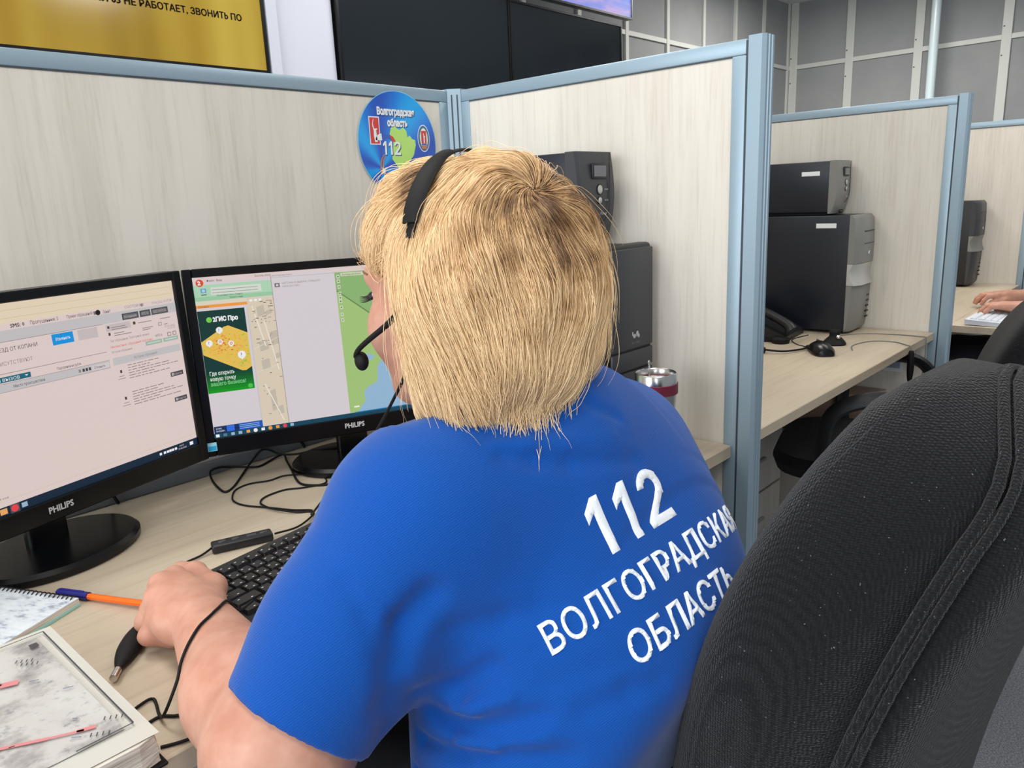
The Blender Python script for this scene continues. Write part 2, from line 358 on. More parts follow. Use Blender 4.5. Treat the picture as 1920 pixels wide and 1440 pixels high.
def monitor(label, loc, yaw, tilt, zb, paint):
    t = thing('monitor', label, 'monitor', loc, yaw)
    TM = Matrix.Translation((0, 0, zb-D)) @ Matrix.Rotation(-tilt, 4, 'X')
    def tilted(bm): bmesh.ops.transform(bm, matrix=TM, verts=bm.verts[:]); return bm
    hw = MW/2
    bm = BM(); box_faces(bm, (-hw, .006, 0), (hw, .034, MH), .006, 3); prism(bm, rrect(.30, .20, .03, 4, 0, MH/2), .030, .056); obj('housing', tilted(bm), BLK, t)
    bm = BM()
    for lo, hi in (((-hw, -.006, .0), (-hw+BZ, .008, MH)), ((hw-BZ, -.006, 0), (hw, .008, MH)), ((-hw+BZ, -.006, 0), (hw-BZ, .008, BB)), ((-hw+BZ, -.006, MH-BT), (hw-BZ, .008, MH))): box_faces(bm, lo, hi, .0015, 1)
    fr = obj('bezel', tilted(bm), BLKG, t, False)
    bm = BM(); add_text(bm, 'PHILIPS', .0125, Matrix.Translation((-.022, -.0064, .0125)) @ Matrix.Rotation(PI/2, 4, 'X'), width=.037, off=.0004); flat_obj('brand_lettering', tilted(bm), LOGO, fr)
    cv = Canvas(MW-2*BZ, MH-BT-BB, -hw+BZ, MH-BT, -.0005); paint(cv); sc = cv.done('display', t); sc.data.transform(TM)
    bm = BM(); prism(bm, rrect(.060, .018, .006, 4, 0, .048), .004, zb-D+.07, 'XY'); obj('stand_neck', bm, BLKG, t)
    bm = BM(); n = 48
    def ring(a, b, z): return [(a*math.cos(2*PI*k/n), .028+b*math.sin(2*PI*k/n), z) for k in range(n)]
    loft(bm, [ring(.116, .091, 0), ring(.12, .095, .003), ring(.12, .095, .011), ring(.114, .089, .0165), ring(.06, .05, .019), ring(.02, .02, .0195)]); obj('stand_base', bm, BLKG, t)
    return t, tilted
PINKW = em('pinkish_white', (216, 198, 194)); CREAM = em('cream', (221, 204, 180)); GREYW = em('grey_band', (190, 186, 188)); GREYB = em('grey_button', (193, 181, 182)); LINE = em('dark_rule', (120, 108, 106))
TXT = em('dark_text', (70, 62, 62)); TXTL = em('faint_text', (140, 126, 124)); BTN = em('charcoal_button', (74, 70, 74)); BTNI = em('button_text', (176, 172, 172)); AZ = em('azure', (20, 142, 214)); TEAL = em('teal', (32, 98, 118)); WHT = em('white', (232, 232, 234)); RED = em('red_text', (214, 110, 100)); GRN = em('grey_green', (156, 178, 164)); TASK = em('navy_taskbar', (18, 38, 58)); ORA = em('orange', (232, 150, 62)); REDI = em('red_icon', (222, 66, 72))
def paint_left(c):
    c.rect(0, 0, 1, .957, PINKW, 0); c.rect(0, 0, 1, .098, CREAM, 1)
    for v in (.034, .071): c.rect(0, v, .99, v+.0022, em('tan_rule', (206, 182, 138)), 2)
    c.text(.463, .120, 'SMS: 0', .026, TXT, off=.0002); c.text(.518, .120, 'Пропущенные: 5', .026, TXT, width=.080); c.text(.624, .120, 'Прием обращений', .024, TXT, width=.080); c.text(.738, .124, 'Занят', .023, TXT, width=.026)
    c.disc(.722, .115, .008, em('black_dot', (30, 26, 28)), 3); c.rect(.708, .106, .722, .124, em('grey_toggle', (120, 112, 112)), 2)
    c.text(.812, .118, 'СОСТОЯНИЕ', .020, TXTL); c.text(.912, .118, '17.06.2022 19:17:38', .019, TXTL, width=.075); c.disc(.874, .113, .005, TXTL, 2)
    c.rect(0, .128, 1, .182, GREYW, 1); c.rect(0, .180, .73, .182, LINE, 2)
    for u0, u1, s in ((.799, .857, 'Исходящие'), (.862, .901, 'АТС 05'), (.905, .968, 'ЕДДС КОНТРОЛЬ')):
        c.rect(u0, .143, u1, .178, BTN, 2); c.rect(u0+.004, .149, u1-.004, .172, em('button_face', (104, 100, 104)), 3); c.text(u0+.006, .168, s, .019, BTNI, 4, width=u1-u0-.014)
    c.rect(.569, .187, .633, .242, AZ, 2); c.text(.579, .222, 'Изменить', .024, WHT, 4, width=.044); c.rect(.647, .188, .710, .242, GREYB, 2)
    c.text(.30, .228, 'на трассе Сочи. ВЪЕЗД ОТ КОПАНИ', .027, TXT, width=.225); c.text(.30, .292, 'Пострадавшие, ПРИСУТСТВУЮТ', .026, TXTL, width=.205)
    c.rect(0, .329, .727, .3312, LINE, 2); c.rect(.2, .345, .491, .371, TEAL, 2); c.text(.30, .366, 'КОМПЛЕКСНЫЙ ВЫЗОВ', .021, WHT, 4, width=.16); c.poly([(.474, .354), (.484, .354), (.479, .361)], WHT, 4)
    c.rect(0, .376, .731, .418, GREYW, 2); c.rect(0, .376, .731, .3775, LINE, 3); c.rect(0, .4165, .731, .418, LINE, 3)
    c.text(.439, .405, 'Место происшествия', .021, TXT, 4, width=.087); c.text(.566, .367, 'Подозрения на дубль', .020, TXT, 3, width=.074)
    for k, u in enumerate((.628, .640, .650, .660)): c.rect(u, .390, u+.007, .406, TXT if k else TXTL, 4)
    c.rect(.672, .386, .727, .412, em('pale_button', (206, 196, 198)), 3); c.text(.678, .405, 'Отменить', .018, TXT, 4, width=.036)
    c.rect(.738, .188, .823, .225, GREYB, 2); c.rect(.743, .196, .750, .210, TXT, 3); c.rect(.743, .232, .750, .248, TXT, 3); c.rect(.832, .196, .841, .212, TXT, 3)
    for u, v, wd in ((.756, .205, .05), (.756, .216, .055), (.762, .238, .035), (.762, .250, .06), (.850, .206, .05), (.862, .240, .04), (.862, .250, .03), (.932, .205, .04), (.944, .240, .014)): c.rect(u, v, u+wd, v+.004, TXTL, 3)
    c.rect(.923, .226, .936, .246, TXTL, 2); c.rect(.925, .229, .934, .243, PINKW, 3)
    c.text(.744, .285, 'Тип обращения: Повторный звонок', .019, TXTL, width=.14); c.text(.742, .318, 'Неизвестный, обращение повторно', .021, RED, width=.15); c.text(.744, .345, 'История обращения', .017, TXTL, width=.07)
    c.text(.905, .305, '8(937) 56', .020, TXT, width=.026); c.text(.945, .262, '17.06.2022', .017, TXTL, width=.04); c.text(.955, .276, '19:17:17', .016, TXTL, width=.03)
    for u in (.951, .972): c.rect(u, .292, u+.014, .315, TXTL, 2); c.rect(u+.0025, .296, u+.0115, .311, PINKW, 3)
    for u0, u1 in ((.865, .927), (.932, .990)): c.rect(u0, .320, u1, .343, GRN, 2); c.rect(u0+.006, .329, u1-.006, .334, em('pale_green_text', (200, 210, 202)), 3)
    c.rect(.742, .372, .992, .412, GREYW, 1); c.text(.815, .399, 'История обращений', .021, TXTL, width=.085)
    for v0 in (.424, .575):
        for k, wd in enumerate((.12, .09, .165, .19, .10, .165)):
            v = v0+.0145*k; u = .788
            while u < .788+wd-.012:
                q = random.uniform(.008, .03); c.rect(u, v, u+q, v+.0042, TXTL, 3); u += q+.004
        c.rect(.759, v0+.020, .766, v0+.036, TXT, 3); c.rect(.753, v0+.052, .772, v0+.055, TXTL, 3); c.rect(.748, v0+.066, .775, v0+.069, TXTL, 3)
        c.rect(.938, v0+.104, .988, v0+.130, BTN, 2); c.rect(.942, v0+.109, .950, v0+.125, BTNI, 3); c.text(.952, v0+.123, 'Карта', .017, BTNI, 3, width=.03)
    c.rect(0, .928, 1, .9295, em('tan_rule', (206, 182, 138)), 2); c.text(.337, .92, '28 мая', .016, TXTL, width=.028)
    c.rect(0, .957, 1, 1, TASK, 1); c.rect(.336, .964, .355, .992, em('folder', (226, 160, 100)), 2); c.rect(.363, .957, .388, 1, em('grey_tile', (74, 76, 82)), 2); c.disc(.375, .978, .010, REDI, 3); c.rect(.394, .966, .410, .990, em('pale_icon', (150, 176, 196)), 2)
    for k, u in enumerate((.846, .862, .874, .884, .894, .906)): c.rect(u, .972, u+.009, .986, WHT, 2)
    c.text(.925, .977, '19:17', .014, WHT, 3); c.text(.921, .993, '17.06.2022', .013, WHT, 3, width=.032); c.rect(.968, .970, .982, .990, WHT, 2)
def paint_right(c):
    LILW = em('lilac_white', (208, 200, 204)); c.rect(0, 0, 1, .972, LILW, 0); c.rect(0, 0, .6, .034, em('pink_title', (216, 198, 196)), 1); c.disc(.022, .035, .0125, em('red_orange_ball', (216, 74, 42)), 3); c.text(.0155, .046, '2', .034, WHT, 4, off=.0005)
    c.text(.045, .031, 'Файл  Вид', .018, TXT, 3, width=.05); c.text(.205, .022, 'Волгоград, область', .017, TXT, 3, width=.055)
    c.rect(0, .048, .257, .145, em('mint', (168, 206, 176)), 1); c.rect(0, .12, .257, .145, em('mint_low', (150, 196, 158)), 2); c.rect(.055, .066, .222, .112, em('mint_pale', (206, 214, 202)), 2)
    for v in (.080, .098): c.rect(.058, v, .21, v+.003, TXTL, 3)
    c.rect(.022, .070, .040, .096, em('blue_icon', (94, 150, 196)), 3); c.rect(.026, .075, .036, .091, em('blue_icon_in', (172, 206, 226)), 4); c.rect(.022, .105, .040, .110, TXT, 3)
    c.text(.072, .122, 'Расширенный поиск  Отменить', .015, TXT, 4, width=.085); c.text(.112, .139, 'Закрыть меню', .014, TXT, 4, width=.045)
    c.rect(0, .145, .168, .170, em('pale_strip', (214, 204, 186)), 1); c.rect(0, .170, .168, .188, ORA, 2); c.text(.006, .185, 'Справка', .015, TXT, 4); c.rect(0, .188, .168, .204, LILW, 2)
    c.rect(.001, .205, .156, .717, em('deep_green', (12, 54, 50)), 2)
    n = 8
    for k in range(n): f = k/(n-1); c.rect(.001, .58+.137*k/n, .156, .58+.137*(k+1)/n, em('ad_green_%d' % k, (int(10+6*f), int(60+86*f), int(48-22*f))), 3)
    c.disc(.036, .262, .0095, em('lime_ball', (112, 196, 72)), 4); c.text(.048, .274, '2ГИС Про', .037, WHT, 4, width=.083, off=.0006)
    Q = [(.001, .395), (.080, .312), (.095, .306), (.156, .362), (.156, .575), (.135, .597), (.122, .595), (.002, .474)]
    c.poly(Q, em('map_yellow', (222, 186, 82)), 4)
    cols = [em('heat_%d' % k, v) for k, v in enumerate(((216, 96, 62), (224, 140, 66), (232, 164, 74), (206, 190, 88), (160, 186, 76), (126, 172, 60)))]
    for k in range(260):
        u = random.uniform(.004, .153); v = random.uniform(.32, .59)
        top = .395-(u/.085)*.085 if u < .085 else .31+(u-.085)/.071*.055
        bot = .475+(u/.13)*.115 if u < .13 else .595-(u-.13)*.7
        if not top+.015 < v < bot-.015: continue
        d = math.hypot((u-.078)/.045, (v-.425)/.075); s = min(5, max(0, int(d*2.2+random.uniform(-.6, .9)))); q = random.uniform(.002, .0045)
        c.poly([(u-q, v), (u, v-q*1.2), (u+q*1.3, v), (u, v+q*1.4)], cols[s], 5)
    for u, v, r in ((.064, .330, .011), (.026, .405, .011), (.062, .402, .0085), (.097, .418, .0095), (.127, .496, .0135)):
        c.disc(u, v, r, WHT, 6); c.poly([(u-r*.5, v+r*1.2), (u+r*.5, v+r*1.2), (u, v+r*2.4)], WHT, 6)
        if r > .01: c.text(u-r*.36, v+r*.8, '?', r*2.6, TXT, 7)
        else: c.disc(u, v, r*.55, em('pin_red', (206, 122, 100)), 7); c.disc(u, v, r*.28, WHT, 8)
    PG = em('pale_green_text', (196, 224, 198))
    for v, s, wd in ((.606, 'Где открыть', .083), (.641, 'новую точку', .085), (.672, 'вашего бизнеса?', .117)): c.text(.013, v, s, .033, PG if v < .66 else em('dim_green_text', (112, 188, 124)), 5, width=wd, off=.0003)
    c.disc(.142, .697, .008, em('lime_disc', (76, 186, 74)), 5)
    BEI = em('map_beige', (212, 198, 176)); c.rect(.168, .148, .258, .965, BEI, 1); c.rect(.163, .205, .168, .96, em('grey_scroll', (196, 192, 196)), 2)
    BG = em('map_block', (190, 180, 164)); RD = em('map_road', (228, 220, 206))
    for k, (u, v, a, b) in enumerate(((.196, .21, .025, .05), (.23, .375, .03, .075), (.19, .43, .03, .05), (.225, .24, .02, .015), (.19, .55, .028, .05), (.235, .52, .02, .02), (.205, .75, .02, .12), (.225, .86, .02, .04))): c.poly([(u, v), (u+a, v-.012), (u+a+.002, v+b), (u+.002, v+b+.012)], BG, 2)
    for a, b in (((.18, .2), (.21, .46)), ((.215, .3), (.245, .62)), ((.17, .47), (.255, .41)), ((.17, .62), (.255, .58)), ((.19, .7), (.24, .95))): c.poly([a, (a[0]+.004, a[1]), (b[0]+.004, b[1]), b], RD, 3)
    for k in range(46): u = random.uniform(.172, .25); v = random.uniform(.16, .45 if k < 32 else .9); c.rect(u, v, u+random.uniform(.003, .012), v+.004, TXTL if k % 3 else TXT, 4)
    for u in (.176, .192, .207): c.rect(u, .158, u+.010, .172, WHT, 4)
    c.rect(.258, .016, .483, .972, LILW, 5); c.rect(.2565, .016, .2585, .972, em('pane_edge', (150, 142, 138)), 6); c.rect(.258, .034, .483, .0362, em('rule_soft', (172, 164, 164)), 6)
    c.text(.262, .028, 'Волгоградская область', .016, TXTL, 6, width=.07); c.rect(.268, .072, .285, .097, em('chip_grey', (92, 92, 94)), 6); c.rect(.272, .078, .281, .091, LILW, 7)
    c.text(.294, .081, 'КАРТОЧКА НЕ ВЫБРАНА, ОТРИЦАТЕЛ', .017, TXTL, 6, width=.135); c.text(.294, .101, 'НАЙТИ ДОСТАВКУ', .015, TXTL, 6, width=.06)
    GM = em('map_green', (158, 190, 118)); c.rect(.483, .034, 1, .972, GM, 6); c.poly([(.483, .034), (1, .034), (1, .30), (.70, .45), (.483, .16)], em('map_green_dark', (136, 176, 112)), 7); c.poly([(.483, .155), (.486, .150), (.72, .49), (.715, .495)], em('map_track', (104, 130, 88)), 8)
    c.rect(.505, .040, .61, .062, em('search_box', (204, 208, 176)), 8); c.text(.51, .057, 'Волгоградская область', .017, TXT, 9, width=.07)
    WA = em('map_water', (144, 178, 206)); c.poly([(.512, .972), (.53, .93), (.545, .905), (.545, .84), (.56, .81), (.6, .78), (.605, .68), (.64, .60), (.70, .66), (.75, .62), (1, .7), (1, .972)], WA, 7); c.poly([(.555, .60), (.575, .585), (.60, .61), (.58, .635), (.56, .63)], WA, 7)
    for v in (.062, .092, .129, .171, .200, .223, .263, .309, .346): c.rect(.489, v-.012, .500, v+.012, em('tool_tile', (196, 208, 180)), 8); c.rect(.4925, v-.004, .4965, v+.004, TXT if v < .3 else TXTL, 9)
    c.rect(.500, .928, .520, .938, WHT, 8)
    c.rect(.002, .928, .166, .972, em('navy_ad', (16, 44, 92)), 3); c.rect(.085, .928, .166, .972, em('blue_ad', (28, 84, 176)), 4); c.rect(.044, .930, .070, .968, em('blue_cube', (50, 104, 214)), 5)
    c.text(.008, .948, '2ГИС', .014, WHT, 5); c.text(.008, .964, 'ОНЛАЙН', .013, WHT, 5, width=.028)
    for v in (.937, .948, .959): c.rect(.088, v, .155, v+.004, em('ad_text', (150, 184, 226)), 6)
    c.rect(0, .972, 1, 1, em('teal_taskbar', (18, 66, 88)), 9); c.rect(.5, .968, 1, .976, em('blue_edge', (48, 132, 188)), 9)
    for k, u in enumerate((.011, .036, .062, .087, .114, .139, .165, .19, .216, .242, .267)):
        m = (WHT, em('teal_icon', (80, 120, 136)), em('pale_icon', (150, 176, 196)), em('pale_icon', (150, 176, 196)), em('folder', (226, 160, 100)), WHT, WHT, ORA, ORA, REDI, em('pale_icon', (150, 176, 196)))[k]
        if k in (5, 7, 9): c.disc(u, .986, .007, m, 10)
        else: c.rect(u-.006, .977, u+.006, .995, m, 10)
monitor('black monitor at the left frame edge showing a pinkish form', (-1.0035, -.1808, D), .2829, .0235, .8145, paint_left)
t, tl = monitor('black monitor behind the head showing a green map and an advert', (-.4999, -.2014, D), -.3964, .0904, .8138, paint_right)
bm = BM(); box_faces(bm, (-.263, -.0066, .010), (-.248, -.0061, .025)); box_faces(bm, (-.262, -.0068, .011), (-.249, -.0067, .019), mi=1); obj('energy_sticker', tl(bm), [mat('sticker_pale_blue', (150, 214, 232), .5), mat('sticker_blue', (28, 160, 214), .5)], t, False)
# ------------------------------------------------------------------ cables behind the monitors
def cable(label, pts, r=.0021, m=BLKM, name='cable', group=None):
    c = Vector(pts[0]); bm = BM(); tube(bm, [Vector(p)-c for p in pts], r, 7, 6); o = obj(name, bm, m); o.location = c; return tag(o, label, 'cable', group)
cable('thin black cable looping on the desk between the two monitors', [(-.443, -.139, .772), (-.491, -.133, .772), (-.53, -.095, .766), (-.553, -.063, .758), (-.57, -.034, .758), (-.588, -.024, .770), (-.603, -.022, .772), (-.621, -.024, .760), (-.655, -.052, .7525), (-.702, -.105, .7525), (-.726, -.126, .7525), (-.736, -.126, .7525), (-.733, -.099, .7525), (-.722, -.055, .754), (-.709, -.024, .760), (-.69, -.021, .762), (-.668, -.024, .757), (-.648, -.040, .7545), (-.627, -.053, .7525), (-.596, -.041, .7525), (-.573, -.034, .7545), (-.564, -.041, .7555), (-.575, -.066, .7525), (-.601, -.127, .7525), (-.623, -.176, .7525), (-.631, -.207, .7525), (-.621, -.23, .7525), (-.604, -.247, .7525), (-.575, -.262, .7525)])
cable('short black cable dropping behind the left monitor to the desk edge', [(-.905, -.10, .86), (-.895, -.05, .80), (-.885, -.026, .778), (-.875, -.022, .752)], .003)
cable('short black cable dropping behind the right monitor to the desk edge', [(-.535, -.08, .86), (-.528, -.03, .80), (-.517, -.023, .778), (-.505, -.022, .752)], .003)
cable('thin black cable ends lying beside the map book', [(-1.10, -.655, .752), (-1.081, -.653, .752), (-1.069, -.665, .752), (-1.05, -.672, .752)], .0016)
cable('thin black cable end nearest the desk edge by the map book', [(-1.10, -.698, .752), (-1.083, -.706, .752), (-1.06, -.712, .752)], .0016)

# ------------------------------------------------------------------ keyboard in front of the woman
def keyboard(label, loc, rz, body, keym, legend, w_=.44, d_=.145):
    t = thing('keyboard', label, 'keyboard', loc, rz)          # origin: front left corner on the desk
    bm = BM(); prism(bm, [(0, 0), (0, .010), (.012, .0125), (d_, .020), (d_, .003)], 0, w_, 'YZ'); obj('case', bm, body, t, False)
    bm = BM(); bl = BM(); rows = [(14, 1.0)]*6; u = (w_-.02)/22.6
    def key(x, y, w1, d1):
        z = .0125+(y-.012)*.056; Mx = Matrix.Translation((x, y, z)) @ Matrix.Rotation(.056, 4, 'X')
        loft(bm, [[Mx @ Vector((a, b, 0)) for a, b in rrect(w1-.0014, d1-.0014, .001, 1)], [Mx @ Vector((a*.84, b*.8+.0007, .0055)) for a, b in rrect(w1-.0014, d1-.0014, .001, 1)]])
        if legend is not None:
            for ox, oy in ((-.22, .18), (.12, -.18)):
                q = Mx @ Vector((ox*w1, oy*d1, .0057)); s = .0014
                bl.faces.new([bl.verts.new(q+Vector(c)) for c in ((-s, -.0007, -.00004), (s, -.0007, -.00004), (s, .0007, .00004), (-s, .0007, .00004))])
    widths = [[1.25, 1.25, 1.25, 6, 1.25, 1.25, 1.25, 1.5], [2.25]+[1]*10+[2.75], [1.75]+[1]*11+[2.25], [1.5]+[1]*12+[1.5], [1]*13+[2], [1]+[1.16]*12+[.1]]
    for r, row in enumerate(widths):
        y = .021+.0195*r+(.004 if r == 5 else 0); x = .010
        for wd in row:
            if wd > .5: key(x+wd*u/2, y, wd*u, .0195)
            x += wd*u
        for k in range(3 if r not in (2,) else 0):
            if r == 1 and k != 1: continue
            key(.010+15.4*u+k*u+u/2, y, u, .0195)
        for k in range(4):
            if r < 5: key(.010+18.6*u+k*u+u/2, y, u, .0195)
    obj('keys', bm, keym, t, False)
    if legend is not None: flat_obj('key_legends', bl, legend, t)
    else: bl.free()
    return t
keyboard('black keyboard with white legends beside the hand at the first desk', (-.945, -.580, D+.0002), math.radians(8), BLK, mat('black_keys', (20, 20, 22), .5), mat('white_legend', (206, 206, 206), .6))

# ------------------------------------------------------------------ papers and pen at the left
t = thing('pen', 'orange ballpoint pen with blue cap between notebook and hand', 'pen', (-1.057, -.293, .7548)); a = Vector((0, 0, 0)); b = Vector((.072, -.162, .0035))
bm = BM(); tube(bm, [a+(b-a)*.28, b], .0042, 6, 0); obj('barrel', bm, mat('orange_plastic', (246, 108, 20), .35), t)
bm = BM(); tube(bm, [a+(b-a)*f for f in (0, .015, .05, .30)], lambda q: .0036+.0018*min(1, q*8), 12, 0); cl = (b-a).normalized()
box_faces(bm, (-.0016, .006, .0045), (.0016, .046, .0065), .0006, 1, Matrix.Translation(a) @ cl.to_track_quat('Y', 'Z').to_matrix().to_4x4()); obj('cap', bm, mat('dark_blue_plastic', (26, 30, 120), .35), t)
PAGE = mat('page_white', (222, 226, 226), .8, spec=.2); EDGE = mat('page_edges', (206, 200, 190), .85); en = texnoise(EDGE, (1, 1, 60), 8, 3, .6); er = ramp(EDGE, en.outputs[0], [(.35, (168, 160, 150)), (.6, (222, 217, 206))]); EDGE.node_tree.links.new(er.outputs[0], nt(EDGE)[3].inputs['Base Color'])
rz = math.atan2(-.903, .43); t = thing('spiral_notebook', 'white spiral notebook with written page at the left frame edge', 'notebook', (-1.047, -.346, D), rz)  # local x runs along the spiral towards its right end
WRIT = mat('scribbled_page', (214, 222, 228), .7); wn = texnoise(WRIT, (12, 26, 1), 3, 5, .65); wr = ramp(WRIT, wn.outputs[0], [(.36, (150, 158, 172)), (.46, (206, 214, 222)), (.6, (220, 227, 231))]); WRIT.node_tree.links.new(wr.outputs[0], nt(WRIT)[3].inputs['Base Color'])
bm = BM(); box_faces(bm, (-.140, -.205, .004), (0, -.002, .0105)); obj('pages', bm, EDGE, t, False)
bm = BM(); box_faces(bm, (-.140, -.205, .0106), (0, -.002, .0112)); obj('top_page', bm, WRIT, t, False)
bm = BM(); box_faces(bm, (-.141, -.206, .0005), (.001, -.0015, .004)); obj('back_cover', bm, mat('aqua_card', (150, 206, 200), .6), t, False)
for k in range(19):
    bm = BM(); x = -.006-.007*k
    tube(bm, [(x, -.0045+.0062*math.cos(q), .0062+.0072*math.sin(q)) for q in np.linspace(0, 2*PI*.97, 15)], .0009, 5, 0); obj('spiral_ring', bm, BLK, t)
# big map book
t = thing('map_book', 'thick stack of annotated map sheets at the lower left corner', 'map book', (-1.105, -.722, D))   # local: x from -.31 to 0, y from 0 to .288
bm = BM(); rings = []
for k in range(9):
    z = .004+.0275*k/8; j = random.uniform(-.0015, .0015); rings.append([(-.31, j, z), (-.02, j*.6, z), (-.004+j, .004, z), (j*.8, .02, z), (j, .27, z), (-.012+j, .287, z), (-.31, .287+j, z)])
loft(bm, rings); obj('page_stack', bm, EDGE, t, False)
bm = BM(); box_faces(bm, (-.312, -.002, 0), (.001, .289, .0035), .001, 1); obj('back_cover', bm, BLKM, t, False)
MAP = mat('map_sheet', (216, 214, 210), .5, spec=.45); t_, n_, l_, b_ = nt(MAP)
m1 = texnoise(MAP, (1, 1, 1), 11, 6, .6); r1 = ramp(MAP, m1.outputs[0], [(.34, (124, 118, 118)), (.43, (156, 151, 149)), (.50, (190, 187, 183)), (.62, (196, 195, 192)), (.68, (168, 172, 164))])
m2 = texnoise(MAP, (1, 1, 1), 60, 5, .7); r2 = ramp(MAP, m2.outputs[0], [(.34, (170, 174, 186)), (.45, (255, 255, 255))])
mx = n_.new('ShaderNodeMixRGB'); mx.blend_type = 'MULTIPLY'; mx.inputs[0].default_value = .6; l_.new(r1.outputs[0], mx.inputs[1]); l_.new(r2.outputs[0], mx.inputs[2]); l_.new(mx.outputs[0], b_.inputs['Base Color'])
PAPER = mat('sheet_margin', (198, 196, 187), .6)
bm = BM()
def sheet(x0, x1, y0, y1, z, mi, nx=14):
    g = [[bm.verts.new((x0+(x1-x0)*i/nx, y, z+.0012*math.sin(5*i/nx)*(1 if y > .1 else .5))) for y in np.linspace(y0, y1, 12)] for i in range(nx+1)]
    for i in range(nx):
        for j in range(11): f = bm.faces.new((g[i][j], g[i+1][j], g[i+1][j+1], g[i][j+1])); f.material_index = mi; f.smooth = True
sheet(-.31, -.001, .003, .286, .0332, 0); sheet(-.31, -.020, .030, .268, .0344, 2)
K = mat('map_ink', (60, 62, 66), .6); PINK = mat('red_marker', (208, 128, 130), .6); PB = mat('blue_handwriting', (92, 104, 140), .6)
def mark(p, q, w0, mi, z=.0358):
    p = Vector((p[0], p[1], z)); q = Vector((q[0], q[1], z)); n = Vector((-(q-p).y, (q-p).x, 0)).normalized()*w0/2
    f = bm.faces.new([bm.verts.new(v) for v in (p-n, q-n, q+n, p+n)]); f.material_index = mi
for p, q in (((-.012, .030), (-.012, .272)), ((-.012, .272), (-.06, .272)), ((-.012, .030), (-.06, .030))): mark(p, q, .0016, 1)
mark((-.028, .243), (-.028, .253), .008, 1)
for p, q, w0 in (((-.075, .193), (-.060, .186), .009), ((-.09, .214), (-.073, .193), .003), ((-.115, .10), (-.105, .085), .005), ((-.108, .09), (-.07, .068), .004), ((-.07, .068), (-.045, .055), .003), ((-.05, .058), (-.036, .052), .005)): mark(p, q, w0, 3)
for k in range(26):
    p = (random.uniform(-.28, -.03), random.uniform(.02, .27)); a_ = random.uniform(-.9, -.3); l0 = random.uniform(.004, .011); mark(p, (p[0]+l0*math.cos(a_), p[1]+l0*math.sin(a_)), .0012, 4)
for p in ((-.045, .040), (-.028, .055), (-.052, .225), (-.05, .215)):
    for k in range(4): mark((p[0]+.004*k, p[1]-.003*k), (p[0]+.004*k+.003, p[1]-.003*k+.005), .0011, 1)
obj('top_sheet', bm, [PAPER, K, MAP, PINK, PB], t, False)

# ------------------------------------------------------------------ tumbler
t = thing('tumbler', 'steel tumbler with a wine red band on the desk by the side panel', 'tumbler', (-.140, -.632, D))
bm = BM(); lathe(bm, [(.029, 0), (.030, .003), (.033, .06), (.037, .118), (.0385, .1285), (.0385, .140), (.038, .160), (.0365, .162), (.0350, .160), (.0345, .150)], 48); obj('body', bm, STEEL, t, angle=50)
bm = BM(); lathe(bm, [(.0386, .124), (.0402, .1245), (.0402, .143), (.0386, .1435)], 48, None, 0, False); obj('grip_band', bm, WINE, t)
bm = BM(); lathe(bm, [(.0346, .146), (.0346, .150), (.030, .151), (.028, .148), (.010, .148)], 48); obj('lid', bm, WINE, t)
bm = BM(); tube(bm, [(.006, .018, .1485), (.007, .019, .176)], .0022, 8, 0); ellip(bm, (.007, .019, .177), (.0034, .002, .0045)); obj('lid_tab', bm, STEEL, t)

